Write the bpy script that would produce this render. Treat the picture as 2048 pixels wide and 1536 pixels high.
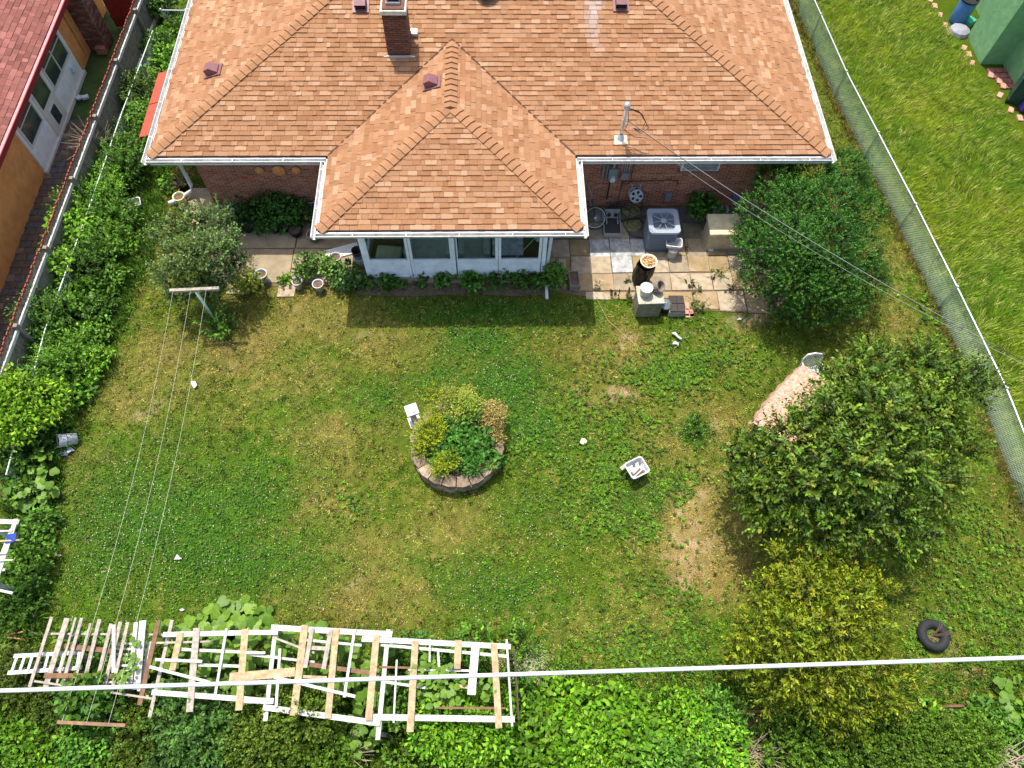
import bpy, bmesh, math, random
import numpy as np
from mathutils import Vector, Matrix
for o in list(bpy.data.objects): bpy.data.objects.remove(o)
SC = bpy.context.scene
COL = SC.collection
rnd = random.Random(7)
rng = np.random.default_rng(11)
PI = math.pi
# ------------------------------------------------------------------ camera, sky, sun, exposure
cam = bpy.data.cameras.new('camera'); camo = bpy.data.objects.new('camera', cam); COL.objects.link(camo)
cam.sensor_fit = 'HORIZONTAL'; cam.sensor_width = 36.0; cam.lens = 25.307; cam.clip_end = 600
pitch, yaw, roll = 1.09102, 0.05021, 0.03474
fw = Vector((math.sin(yaw)*math.cos(pitch), math.cos(yaw)*math.cos(pitch), -math.sin(pitch)))
rt = Vector((math.cos(yaw), -math.sin(yaw), 0)); upv = rt.cross(fw)
r2 = rt*math.cos(roll) + upv*math.sin(roll); u2 = -rt*math.sin(roll) + upv*math.cos(roll)
M = Matrix.Identity(4)
for i in range(3): M[i][0], M[i][1], M[i][2] = r2[i], u2[i], -fw[i]
M.translation = (1.067, -13.869, 16.649)
camo.matrix_world = M; SC.camera = camo
SUN = Vector((-0.159, 0.328, 1.0)).normalized()
w = bpy.data.worlds.new('World'); SC.world = w; w.use_nodes = True
nt = w.node_tree; bg = nt.nodes['Background']; sky = nt.nodes.new('ShaderNodeTexSky')
sky.sky_type = 'NISHITA'; sky.sun_disc = False; sky.dust_density = 3.0; sky.ozone_density = .6; sky.sun_elevation = math.asin(SUN.z); sky.sun_rotation = math.atan2(SUN.x, SUN.y)
nt.links.new(sky.outputs[0], bg.inputs[0]); bg.inputs[1].default_value = 0.15
sl = bpy.data.lights.new('sun', 'SUN'); sl.energy = 3.0; sl.angle = math.radians(0.53); sl.color = (1.0, 0.95, 0.86)
so = bpy.data.objects.new('sun', sl); COL.objects.link(so); so.rotation_euler = SUN.to_track_quat('Z', 'Y').to_euler(); so.location = (0, 0, 30)
SC.view_settings.view_transform = 'Standard'; SC.view_settings.look = 'None'; SC.view_settings.exposure = 1.02; SC.view_settings.gamma = 1
SC.cycles.max_bounces = 6; SC.cycles.transparent_max_bounces = 12

# ------------------------------------------------------------------ helpers
def S(h):
    h = h.lstrip('#'); c = [int(h[i:i+2], 16)/255 for i in (0, 2, 4)]
    return tuple(x/12.92 if x <= .04045 else ((x+.055)/1.055)**2.4 for x in c)
MATS = {}
def mat(name, col, rough=.7, noise=None, scale=8, bump=0, metal=0, attr=False, spec=.3, col2=None, detail=4, bscale=None, transl=0):
    """procedural surface: base colour, optional noise mix to a second colour, optional bump"""
    if name in MATS: return MATS[name]
    m = bpy.data.materials.new(name); m.use_nodes = True; n = m.node_tree; b = n.nodes['Principled BSDF']; L = n.links.new
    b.inputs['Roughness'].default_value = rough; b.inputs['Metallic'].default_value = metal; b.inputs['Specular IOR Level'].default_value = spec
    co = n.nodes.new('ShaderNodeTexCoord')
    src = None
    if attr:
        a = n.nodes.new('ShaderNodeAttribute'); a.attribute_name = 'Col'; src = a.outputs['Color']
    else:
        b.inputs['Base Color'].default_value = (*col, 1)
    if noise:
        t = n.nodes.new('ShaderNodeTexNoise'); t.inputs['Scale'].default_value = scale; t.inputs['Detail'].default_value = detail; t.inputs['Roughness'].default_value = .65
        geo = n.nodes.new('ShaderNodeNewGeometry'); L(geo.outputs['Position'], t.inputs['Vector'])
        r = n.nodes.new('ShaderNodeValToRGB'); r.color_ramp.elements[0].position = .35; r.color_ramp.elements[1].position = .68
        L(t.outputs['Fac'], r.inputs['Fac'])
        mx = n.nodes.new('ShaderNodeMix'); mx.data_type = 'RGBA'
        if col2 is not None and not attr:
            mx.inputs[6].default_value = (*col, 1); mx.inputs[7].default_value = (*col2, 1)
            L(r.outputs['Color'], mx.inputs[0]); 
        else:
            mx.blend_type = 'MULTIPLY'; mx.inputs[0].default_value = noise
            if src is not None: L(src, mx.inputs[6])
            else: mx.inputs[6].default_value = (*col, 1)
            L(r.outputs['Color'], mx.inputs[7])
            r.color_ramp.elements[0].color = (.35, .35, .35, 1); r.color_ramp.elements[1].color = (1.25, 1.25, 1.25, 1)
        src = mx.outputs[2]
    if src is not None: L(src, b.inputs['Base Color'])
    if bump:
        t2 = n.nodes.new('ShaderNodeTexNoise'); t2.inputs['Scale'].default_value = bscale or scale*3; t2.inputs['Detail'].default_value = 5
        g2 = n.nodes.new('ShaderNodeNewGeometry'); L(g2.outputs['Position'], t2.inputs['Vector'])
        bp = n.nodes.new('ShaderNodeBump'); bp.inputs['Strength'].default_value = bump; bp.inputs['Distance'].default_value = .02
        L(t2.outputs['Fac'], bp.inputs['Height']); L(bp.outputs[0], b.inputs['Normal'])
    if transl:
        tr = n.nodes.new('ShaderNodeBsdfTranslucent'); ms = n.nodes.new('ShaderNodeMixShader'); ms.inputs[0].default_value = transl
        if src is not None: L(src, tr.inputs[0])
        else: tr.inputs[0].default_value = (*col, 1)
        out = n.nodes['Material Output']; L(b.outputs[0], ms.inputs[1]); L(tr.outputs[0], ms.inputs[2]); L(ms.outputs[0], out.inputs[0])
    MATS[name] = m
    return m
def glassmat(name, tint, gl=.12):
    m = bpy.data.materials.new(name); m.use_nodes = True; n = m.node_tree; L = n.links.new
    n.nodes.remove(n.nodes['Principled BSDF']); out = n.nodes['Material Output']
    t = n.nodes.new('ShaderNodeBsdfTransparent'); t.inputs[0].default_value = (*tint, 1)
    g = n.nodes.new('ShaderNodeBsdfGlossy'); g.inputs['Roughness'].default_value = .03
    lwt = n.nodes.new('ShaderNodeLayerWeight'); lwt.inputs[0].default_value = .5; fr = n.nodes.new('ShaderNodeMath'); fr.operation = 'POWER'; fr.inputs[1].default_value = 5; L(lwt.outputs['Facing'], fr.inputs[0])
    ad = n.nodes.new('ShaderNodeMath'); ad.operation = 'ADD'; ad.inputs[1].default_value = gl
    ms = n.nodes.new('ShaderNodeMixShader'); L(fr.outputs[0], ad.inputs[0]); L(ad.outputs[0], ms.inputs[0])
    L(t.outputs[0], ms.inputs[1]); L(g.outputs[0], ms.inputs[2]); L(ms.outputs[0], out.inputs[0])
    MATS[name] = m; return m

def tag(o, label=None, cat=None, group=None, kind=None):
    if label: o['label'] = label
    if cat: o['category'] = cat
    if group: o['group'] = group
    if kind: o['kind'] = kind
    return o
def thing(name, loc, label, cat, group=None, rz=0):
    o = bpy.data.objects.new(name, None); COL.objects.link(o); o.location = loc; o.rotation_euler = (0, 0, rz); o.empty_display_size = .2
    ROOTS[o.name] = Matrix.LocRotScale(Vector(loc), Matrix.Rotation(rz, 3, 'Z').to_quaternion(), None)
    return tag(o, label, cat, group)
ROOTS = {}
def link(name, me, parent=None, loc=None, rot=None, scale=None):
    o = bpy.data.objects.new(name, me); COL.objects.link(o)
    if parent: o.parent = parent
    if loc is not None: o.location = loc
    if rot is not None: o.rotation_euler = rot
    if scale is not None: o.scale = scale
    return o
class MB:
    """collects solids in a local frame, build() links them as one mesh object"""
    def __init__(s): s.v = []; s.f = []; s.mi = []; s.m = 0; s.c = []; s.col = None
    def add(s, vs, fs):
        n = len(s.v); s.v += [tuple(v) for v in vs]; s.f += [tuple(i+n for i in f) for f in fs]; s.mi += [s.m]*len(fs)
        s.c += [s.col or (1, 1, 1)]*len(vs); return s
    def box(s, c, d, rz=0, rx=0, ry=0, taper=1):
        R_ = Matrix.Rotation(rz, 3, 'Z') @ Matrix.Rotation(ry, 3, 'Y') @ Matrix.Rotation(rx, 3, 'X'); vs = []
        for z in (-.5, .5):
            k = taper if z > 0 else 1
            for x, y in ((-.5, -.5), (.5, -.5), (.5, .5), (-.5, .5)): vs.append(Vector(c) + R_ @ Vector((x*d[0]*k, y*d[1]*k, z*d[2])))
        return s.add(vs, [(3, 2, 1, 0), (4, 5, 6, 7), (0, 1, 5, 4), (1, 2, 6, 5), (2, 3, 7, 6), (3, 0, 4, 7)])
    def bar(s, a, b, wd, th, upd=(0, 0, 1)):
        """rectangular bar from a to b, width wd across, thickness th along upd"""
        a, b = Vector(a), Vector(b); d = (b-a).normalized(); sd = d.cross(Vector(upd))
        if sd.length < 1e-4: sd = Vector((1, 0, 0))
        sd.normalize(); n = sd.cross(d); vs = []
        for p in (a, b):
            for x, y in ((-1, -1), (1, -1), (1, 1), (-1, 1)): vs.append(p + sd*x*wd/2 + n*y*th/2)
        return s.add(vs, [(0, 1, 2, 3), (7, 6, 5, 4), (4, 5, 1, 0), (5, 6, 2, 1), (6, 7, 3, 2), (7, 4, 0, 3)])
    def tube(s, pts, r, n=6, cap=True):
        pts = [Vector(p) for p in pts]; rs = r if isinstance(r, (list, tuple)) else [r]*len(pts); rings = []; base = len(s.v); vs = []
        ref = Vector((0, 0, 1))
        for i, p in enumerate(pts):
            d = (pts[min(i+1, len(pts)-1)] - pts[max(i-1, 0)]).normalized()
            a = d.cross(ref)
            if a.length < .05: a = d.cross(Vector((1, 0, 0)))
            a.normalize(); b = d.cross(a)
            for k in range(n): vs.append(p + (a*math.cos(2*PI*k/n) + b*math.sin(2*PI*k/n))*rs[i])
        fs = []
        for i in range(len(pts)-1):
            for k in range(n): k2 = (k+1) % n; fs.append((i*n+k, i*n+k2, (i+1)*n+k2, (i+1)*n+k))
        if cap: fs += [tuple(range(n-1, -1, -1)), tuple((len(pts)-1)*n+k for k in range(n))]
        return s.add(vs, fs)
    def lathe(s, prof, c=(0, 0, 0), n=20, sx=1, sy=1, rot=None):
        """prof: list of (radius, z); open profile spun round z"""
        vs = []; fs = []
        for r, z in prof:
            for k in range(n):
                v = Vector((r*math.cos(2*PI*k/n)*sx, r*math.sin(2*PI*k/n)*sy, z))
                vs.append(Vector(c) + (rot @ v if rot else v))
        for i in range(len(prof)-1):
            for k in range(n): k2 = (k+1) % n; fs.append((i*n+k, i*n+k2, (i+1)*n+k2, (i+1)*n+k))
        return s.add(vs, fs)
    def torus(s, c, R0, r, n=24, m=8, rot=None):
        vs = []; fs = []
        for i in range(n):
            for j in range(m):
                a, b = 2*PI*i/n, 2*PI*j/m; v = Vector(((R0+r*math.cos(b))*math.cos(a), (R0+r*math.cos(b))*math.sin(a), r*math.sin(b)))
                vs.append(Vector(c) + (rot @ v if rot else v))
        for i in range(n):
            for j in range(m): i2, j2 = (i+1) % n, (j+1) % m; fs.append((i*m+j, i2*m+j, i2*m+j2, i*m+j2))
        return s.add(vs, fs)
    def prism(s, poly, z0, z1):
        n = len(poly); vs = [(x, y, z0) for x, y in poly] + [(x, y, z1) for x, y in poly]
        return s.add(vs, [tuple(range(n-1, -1, -1)), tuple(range(n, 2*n))] + [(i, (i+1) % n, n+(i+1) % n, n+i) for i in range(n)])
    def mesh(s, name, mats, smooth=False, bevel=0):
        me = bpy.data.meshes.new(name); me.from_pydata(s.v, [], s.f)
        for m in (mats if isinstance(mats, (list, tuple)) else [mats]): me.materials.append(m)
        me.polygons.foreach_set('material_index', s.mi)
        if any(c != (1, 1, 1) for c in s.c):
            a = me.color_attributes.new('Col', 'FLOAT_COLOR', 'POINT'); a.data.foreach_set('color', [x for c in s.c for x in (*c, 1)])
        if smooth: me.polygons.foreach_set('use_smooth', [True]*len(me.polygons))
        if bevel:
            bm = bmesh.new(); bm.from_mesh(me); bmesh.ops.bevel(bm, geom=bm.edges[:], offset=bevel, segments=2, affect='EDGES', profile=.6); bm.to_mesh(me); bm.free()
        me.update(); return me
    def build(s, name, mats, parent=None, smooth=False, bevel=0, **k):
        return link(name, s.mesh(name, mats, smooth, bevel), parent, **k)
def one(name, mb, mats, label, cat, group=None, kind=None, loc=(0, 0, 0), rz=0, smooth=False, bevel=0):
    o = mb.build(name, mats, None, smooth, bevel); o.location = loc; o.rotation_euler = (0, 0, rz); return tag(o, label, cat, group, kind)
def struct(o): o['kind'] = 'structure'; return o
def sub(a, b): return (a[0]-b[0], a[1]-b[1], a[2]-b[2])

def np_mesh(name, V, F, col, material, parent=None):
    """V (n,3), F (m,k) all same k, col (n,3)"""
    me = bpy.data.meshes.new(name); k = F.shape[1]
    me.vertices.add(len(V)); me.vertices.foreach_set('co', V.astype(np.float32).ravel())
    me.loops.add(F.size); me.loops.foreach_set('vertex_index', F.astype(np.int32).ravel())
    me.polygons.add(len(F)); me.polygons.foreach_set('loop_start', np.arange(0, F.size, k, dtype=np.int32))
    me.update(calc_edges=True)
    if col is not None:
        a = me.color_attributes.new('Col', 'FLOAT_COLOR', 'POINT'); c = np.ones((len(V), 4), np.float32); c[:, :3] = col; a.data.foreach_set('color', c.ravel())
    me.materials.append(material); me.validate()
    return link(name, me, parent)
def norm(a): return a/np.maximum(np.linalg.norm(a, axis=1, keepdims=True), 1e-6)
def leaf_arrays(pos, ax, nr, L_, W_, col, fold=.12):
    n = len(pos); ax = norm(ax); sd = norm(np.cross(ax, nr)); nn = np.cross(sd, ax)
    L_ = np.broadcast_to(L_, n)[:, None]; W_ = np.broadcast_to(W_, n)[:, None]
    b = pos; m = pos + ax*L_*.45 + nn*L_*fold*.5; t = pos + ax*L_ - nn*L_*fold
    V = np.stack([b, m+sd*W_/2, t, m-sd*W_/2], 1).reshape(-1, 3); F = np.arange(n*4).reshape(n, 4)
    C = np.repeat(col, 4, 0)
    return V, F, C
def join(parts):
    V, F, C = [], [], []; k = 0
    for v, f, c in parts: V.append(v); F.append(f+k); C.append(c); k += len(v)
    return np.concatenate(V), np.concatenate(F), np.concatenate(C)
TINT = (1.32, 1.34, .95)
def palette(cols, n, jit=.25):
    c = np.array(cols)[rng.integers(0, len(cols), n)]; return np.clip(c*np.array(TINT)*(1+rng.normal(0, jit, (n, 1)))*(1+rng.normal(0, jit*.25, (n, 3))), .004, .9)
LEAF = mat('leaf', (.05, .1, .02), rough=.55, attr=True, spec=.25, transl=.28)
GRASS = mat('grass_blade', (.05, .1, .02), rough=.8, attr=True, spec=.1, transl=.12)
BARK = mat('bark', (.10, .07, .05), rough=.9, noise=.6, scale=12, bump=.6)
def ball(n):  # random unit vectors
    return norm(rng.normal(size=(n, 3)))
def crown(clumps, per, L_, W_, cols, upb=.5, shell=.75, jit=.25, droop=0, stiff=.6):
    """leaf cloud: for each clump (x,y,z,r) leaves lie near its surface, facing out and up"""
    out = []
    for (x, y, z, r) in clumps:
        n = int(per*r*r/.36) if per > 0 else -per
        d = ball(n); d[:, 2] = np.abs(d[:, 2])*.75 + d[:, 2]*.25
        d = norm(d); rr = r*(shell + (1.08-shell)*rng.random((n, 1))**.6)*(1+rng.normal(0, .12, (n, 1)))
        p = np.array([x, y, z]) + d*rr*np.array([1, 1, .8])
        ax = norm(d*stiff + ball(n)*.75 + np.array([0, 0, -droop])); nr = norm(d*.5 + np.array([0, 0, upb]) + ball(n)*.55)
        c = palette(cols, n, jit)*(1 + rng.normal(0, .10))
        k = L_*(.7+.6*rng.random(n))
        out.append(leaf_arrays(p, ax, nr, k, k*W_/L_*(.8+.4*rng.random(n)), np.clip(c, .004, .9)))
    return join(out)
def sprigs(clumps, per, SL, L_, W_, cols, nleaf=9, upb=.5, jit=.2, gap=.0):
    """short leafy twigs standing off each clump's surface, needles or leaflets ranged along them"""
    out = []
    for (x, y, z, r) in clumps:
        n = int(per*r*r/.36); d = ball(n); d[:, 2] = np.abs(d[:, 2])*.8 + d[:, 2]*.2; d = norm(d)
        p = np.array([x, y, z]) + d*r*(.82+.2*rng.random((n, 1)))*np.array([1, 1, .85])
        ax = norm(d + np.array([0, 0, upb]) + ball(n)*.35); sl = SL*(.6+.8*rng.random(n))[:, None]
        tone = palette(cols, n, jit)
        for k in range(nleaf):
            t = (k+.5)/nleaf; q = p + ax*sl*t; sidev = norm(np.cross(ax, ball(n))); la = norm(ax*.8 + sidev*.9)
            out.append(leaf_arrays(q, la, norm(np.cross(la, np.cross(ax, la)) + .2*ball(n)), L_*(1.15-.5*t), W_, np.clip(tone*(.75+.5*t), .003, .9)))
    return join(out)
def limbs(base, clumps, r0, name, parent, m=None, bend=.25):
    mb = MB(); b = Vector(base); cs = [Vector(c[:3]) for c in clumps]; cen = sum(cs, Vector())/len(cs)
    fork = b + (cen-b)*.35; mb.tube([b, b+(fork-b)*.5+Vector((.03, .02, 0)), fork], [r0, r0*.85, r0*.75], 8)
    for c in cs:
        mid = fork + (c-fork)*.5 + Vector((rnd.uniform(-bend, bend), rnd.uniform(-bend, bend), rnd.uniform(0, bend)))*.5
        mb.tube([fork, mid, c], [r0*.5, r0*.3, r0*.1], 5)
        for k in range(2):
            e = c + Vector((rnd.uniform(-1, 1), rnd.uniform(-1, 1), rnd.uniform(0, .6)))*.4; mb.tube([mid+(c-mid)*.5, e], [r0*.18, r0*.05], 4)
    return mb.build(name, m or BARK, parent, smooth=True)
def plant(name, label, cat, arr, base, clumps, r0=.02, group=None, part='foliage', stem='stem', kindpart=None):
    t = thing(name, base, label, cat, group)
    V, F, C = arr; o = np_mesh(part, V-np.array(base), F, C, LEAF, t)
    if r0: limbs((0, 0, 0), [(c[0]-base[0], c[1]-base[1], c[2]-base[2]) for c in clumps], r0, stem, t)
    return t
def blob(cx, cy, z, rx, ry, n, r, zj=.2, seed=None):
    """n clumps spread over an ellipse"""
    rr = random.Random(seed if seed is not None else rnd.random()); out = []
    for k in range(n):
        a = k*2.39996; q = math.sqrt((k+.5)/n); out.append((cx+rx*q*math.cos(a)+rr.uniform(-.1, .1), cy+ry*q*math.sin(a)+rr.uniform(-.1, .1), z*(1-.35*q*q)+rr.uniform(-zj, zj), r*rr.uniform(.75, 1.25)))
    return out
# ------------------------------------------------------------------ ground, lawns
def vnoise(x, y, f, seed):
    g = np.random.default_rng(seed).random((128, 128)); X = x*f; Y = y*f; xi = np.floor(X).astype(int); yi = np.floor(Y).astype(int); a = X-xi; b = Y-yi
    a = a*a*(3-2*a); b = b*b*(3-2*b); G = lambda i, j: g[i % 128, j % 128]
    return (G(xi, yi)*(1-a)+G(xi+1, yi)*a)*(1-b)+(G(xi, yi+1)*(1-a)+G(xi+1, yi+1)*a)*b
def fbm(x, y, f, seed): return (vnoise(x, y, f, seed)*.5+vnoise(x, y, f*2.1, seed+1)*.28+vnoise(x, y, f*4.3, seed+2)*.22)
# surveyed patches: (centre, radius x, radius y, strength)
DRY = [((-5.72, -3.97, 0.00), 1.6, 1.4, .75), ((-3.95, -3.20, 0.00), 2.0, 1.0, .6), ((-7.61, -4.40, 0.00), 1.3, 1.2, .6), ((-8.42, -5.43, 0.00), 1.0, .7, .7), ((-2.00, -4.00, 0.00), 1.6, .8, .5), ((-4.53, -5.03, 0.00), 1.8, .9, .55),
       ((-3.07, -6.74, 0.00), 1.5, .9, .6), ((-3.14, -8.42, 0.00), 1.2, .8, .6), ((-2.11, -9.52, 0.00), 1.4, .9, .55), ((-1.58, -10.55, 0.00), 2.0, .7, .65), ((-0.27, -9.19, 0.00), 1.0, .8, .5), ((-4.02, -9.02, 0.00), .7, .5, .4), ((-8.87, -7.20, 0.00), .7, .6, .5),
       ((4.42, -4.22, 0.00), 1.2, .9, .65), ((3.51, -5.70, 0.00), .9, .6, .5), ((6.26, -6.45, 0.00), 1.0, .7, .75), ((5.32, -6.85, 0.00), .8, .7, .55), ((6.05, -7.92, 0.00), .9, .5, .6), ((5.64, -9.16, 0.00), 1.3, 1.2, 1.5), ((5.76, -9.99, 0.00), 1.2, .8, 1.4), ((4.83, -9.97, 0.00), .6, .4, .7),
       ((7.38, -4.25, 0.00), .9, .9, .5), ((4.51, -10.87, 0.00), 1.4, .6, .45), ((3.13, -11.17, 0.00), 1.1, .5, .45), ((12.14, -1.65, 0.00), .7, 1.6, .4), ((9.93, -13.13, 0.00), 1.2, .6, .55), ((10.59, -11.19, 0.00), .6, .4, .6), ((11.47, -12.36, 0.00), .9, .4, .55), ((-5.78, -6.02, 0.00), .7, .4, .35), ((12.12, -3.34, 0.00), .5, .8, .5), ((6.38, -5.59, 0.00), 1.6, .5, .3)]
BARE = [((4.57, -4.07, 0.00), .35, .2, .8), ((4.36, -5.57, 0.00), .5, .2, .9), ((3.32, -5.63, 0.00), .3, .15, .7), ((6.53, -6.38, 0.00), .25, .2, .7), ((5.80, -8.42, 0.00), .5, .35, .9), ((5.71, -9.52, 0.00), .7, .6, .85), ((5.38, -10.21, 0.00), .6, .35, .8), ((4.85, -9.86, 0.00), .3, .2, .5), ((-1.88, -3.85, 0.00), .2, .15, .5), ((-4.26, -2.87, 0.00), .2, .12, .5), ((-5.88, -4.65, 0.00), .15, .2, .6),
        ((-7.71, -5.79, 0.00), .3, .12, .6), ((-6.12, -3.96, 0.00), .2, .25, .4), ((-2.42, -3.84, 0.00), .3, .15, .5), ((8.09, -3.31, 0.00), .5, .35, .9), ((8.57, -2.14, 0.00), .4, .6, .8), ((10.71, -11.93, 0.00), .5, .2, .6), ((11.31, -12.15, 0.00), .4, .3, .6), ((-0.86, -9.06, 0.00), .5, .12, .35), ((-6.38, -3.17, 0.00), .5, .35, .5), ((-2.16, -10.32, 0.00), .3, .12, .5)]
CLOV = [((0.67, -4.03, 0.00), 1.3, .7, .9), ((1.32, -5.10, 0.00), 1.2, .8, 1), ((-0.38, -5.08, 0.00), .9, .6, .7), ((1.81, -6.39, 0.00), .8, 1.0, .9), ((-1.91, -5.50, 0.00), .8, .6, .6), ((-7.07, -8.85, 0.00), 2.8, 1.8, .9), ((-5.06, -8.27, 0.00), 1.4, 1.2, .75), ((-5.16, -9.82, 0.00), 2.4, 1.0, .9), ((1.13, -10.48, 0.00), 1.3, .8, .7), ((-0.01, -10.13, 0.00), .8, .5, .5), ((2.10, -8.87, 0.00), 1.1, .8, .5), ((2.03, -3.25, 0.00), 1.8, .4, .6), ((0.67, -2.91, 0.00), 2.6, .4, .9), ((4.15, -8.52, 0.00), .9, .5, .6), ((5.99, -6.55, 0.00), .45, .4, 1), ((4.89, -8.41, 0.00), .4, .5, .9), ((-7.10, -6.96, 0.00), 1.4, .9, .4)]
WEED = [((5.56, -4.84, 0.00), 1.3, .6, .9), ((6.80, -4.55, 0.00), 1.0, .7, .8), ((3.69, -6.69, 0.00), 1.3, .9, .9), ((3.36, -7.88, 0.00), 1.1, .7, .8), ((2.29, -7.08, 0.00), .8, .9, .5), ((5.44, -7.91, 0.00), .6, .5, .5), ((4.10, -9.14, 0.00), 1.0, .6, .6), ((4.29, -11.82, 0.00), 1.6, .7, .6), ((13.60, -3.52, 0.00), .8, 1.2, .7), ((10.98, -11.41, 0.00), 1.0, .7, .8), ((12.14, -11.32, 0.00), 1.2, .8, .7), ((12.11, -9.62, 0.00), 1.0, 1.0, .5), ((5.10, -10.66, 0.00), .8, .4, .5), ((-2.44, -8.31, 0.00), .5, .4, .2)]
def field(x, y, L_):
    s = np.zeros_like(x)
    wx = (fbm(x, y, 1.3, 91)-.5)*.9; wy = (fbm(x, y, 1.3, 77)-.5)*.9
    for (c, rx, ry, k) in L_: s = np.maximum(s, k*np.exp(-(((x+wx-c[0])/rx)**2+((y+wy-c[1])/ry)**2)*1.1))
    return s
G_GREEN = np.array((.074, .148, .008)); G_CLOV = np.array((.048, .140, .010)); G_WEED = np.array((.080, .150, .010)); G_DRY = np.array((.25, .195, .05)); G_OLIVE = np.array((.110, .125, .012)); G_BARE = np.array((.44, .31, .18))
def lawn_col(x, y, blade=False):
    n1 = fbm(x, y, .45, 5); n2 = fbm(x, y, 2.3, 15); n3 = fbm(x, y, 7.0, 25)
    dry = np.clip(field(x, y, DRY)*(.45+1.1*n2) + (n1-.5)*.5 + (n3-.5)*.55, 0, 1)
    clo = np.clip(field(x, y, CLOV)*1.15*(.6+.8*n2), 0, 1); wee = np.clip(field(x, y, WEED)*(.1+1.7*n3), 0, 1)
    ba = np.clip(field(x, y, BARE)*2.6*(n3-.18)-.15, 0, 1)
    mix = lambda a, b, t: a*(1-t[:, None])+b*t[:, None]
    n4 = fbm(x, y, 13, 35); n5 = fbm(x, y, 4, 55); c = np.tile(G_GREEN, (len(x), 1)); c = mix(c, G_OLIVE, np.clip(n1*1.5-.35, 0, 1)); c = mix(c, G_DRY, dry*(1-clo*.8)); c = mix(c, G_WEED, wee*.8); c = mix(c, G_CLOV, clo*.9)
    c = c*(.55+.9*n4+.35*(n5-.5))[:, None]; c = mix(c, G_DRY*1.25, np.clip((fbm(x, y, 9, 71)-.62)*4, 0, .8)*(1-clo))
    if not blade: c = mix(c*.82, G_BARE, ba)
    return c, dry, clo, wee, ba
def sheet(name, x0, x1, y0, y1, z, step, m, colf):
    nx = int((x1-x0)/step)+1; ny = int((y1-y0)/step)+1; X, Y = np.meshgrid(np.linspace(x0, x1, nx), np.linspace(y0, y1, ny)); x = X.ravel(); y = Y.ravel()
    zz = z + (fbm(x, y, .8, 3)-.5)*.04 if step < 1 else z+0*x
    V = np.stack([x, y, zz], 1); i = np.arange(nx*ny).reshape(ny, nx); F = np.stack([i[:-1, :-1], i[:-1, 1:], i[1:, 1:], i[1:, :-1]], -1).reshape(-1, 4)
    return np_mesh(name, V, F, colf(x, y), m)
SOILT = mat('turf', (.1, .1, .03), rough=.95, attr=True, noise=.75, scale=42, bump=.9, bscale=70, spec=.1)
g = MB(); g.box((0, 0, -.54), (400, 400, 1)); struct(one('ground', g, mat('far_ground', (.06, .10, .02), rough=.95, noise=.6, scale=2, bump=.5), 'green ground reaching beyond the fences', 'ground'))
lw = struct(sheet('lawn', -11.0, 14.6, -17.5, 10.6, -.01, .12, SOILT, lambda x, y: lawn_col(x, y)[0])); tag(lw, 'patchy back lawn with dry brown spots and clover', 'lawn')
def fx(y): return np.interp(y, [-16, -8.5, -6, -3, 0, 5.3, 10.4], [13.9, 13.75, 13.71, 13.41, 13.08, 12.4, 12.03])
def nb_col(x, y):
    n1 = fbm(x*.6+y*.2, y*.6-x*.2, 1.2, 61); n2 = fbm(x, y, 5, 63); t = np.clip(n1*1.6-.4+(n2-.5)*.8, 0, 1)[:, None]
    return np.array((.080, .155, .005))*(1-t)+np.array((.150, .195, .006))*t
nl = struct(sheet('neighbour_lawn', 13.4, 24, -12, 14, .012, .15, SOILT, lambda x, y: nb_col(x, y)*.6)); nv = np.empty(len(nl.data.vertices)*3, np.float32); nl.data.vertices.foreach_get('co', nv); nv = nv.reshape(-1, 3); nv[:, 0] += fx(nv[:, 1])-13.38; nl.data.vertices.foreach_set('co', nv.ravel()); tag(nl, 'lush long bright neighbouring lawn beyond the chain link fence', 'lawn')
# which ground is covered (house, paving, beds): no blades there
RECTS = [(-7.2, 9.4, .6, 12), (-2.7, 2.75, -2.15, 1), (-6.9, -2.4, -2.25, 1), (2.6, 9.3, -2.5, 1), (5.0, 9.3, -3.2, -2.4), (-13, -10.8, -20, 12)]
def blades(name, n, x0, x1, y0, y1, ln, wd, colfn, lean, keep, dirn=None, tuft=6, spread=.035):
    m = n//tuft; x = rng.uniform(x0, x1, m); y = rng.uniform(y0, y1, m); k = keep(x, y); x, y = x[k], y[k]; m = len(x)
    c, L_ = colfn(x, y); h = .35+1.3*fbm(x, y, 6, 404)*rng.random(m)**.5
    x, y, c, L_, h = [np.repeat(v, tuft, 0) for v in (x, y, c, L_, h)]; n = len(x); x = x+rng.normal(0, spread, n); y = y+rng.normal(0, spread, n)
    c = c*(1+rng.normal(0, .22, (n, 1))); L_ = L_*ln*h*(.6+.8*rng.random(n)); a = rng.uniform(0, 2*PI, n) if dirn is None else dirn(x, y)
    ld = np.clip(lean*(.3+1.0*rng.random(n)), 0, .97); W_ = wd*(.7+.6*rng.random(n))
    d = np.stack([np.cos(a), np.sin(a)], 1); s = np.stack([-np.sin(a), np.cos(a)], 1); z = np.zeros((n, 1))
    b = np.stack([x, y], 1)
    V = np.stack([np.concatenate([b-s*W_[:, None]/2, z], 1), np.concatenate([b+s*W_[:, None]/2, z], 1), np.concatenate([b+d*(L_*ld)[:, None], (L_*np.sqrt(1-ld**2))[:, None]], 1)], 1).reshape(-1, 3)
    return np_mesh(name, V, np.arange(3*n).reshape(n, 3), np.repeat(np.clip(c, .004, .8), 3, 0), GRASS)
def yard_keep(x, y):
    k = (x < fx(y)-.05) & (x > -10.3)
    for (a, b, c, d) in RECTS: k &= ~((x > a) & (x < b) & (y > c) & (y < d))
    return k & (np.hypot(x+.35, y+6.7) > 1.0)
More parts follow.
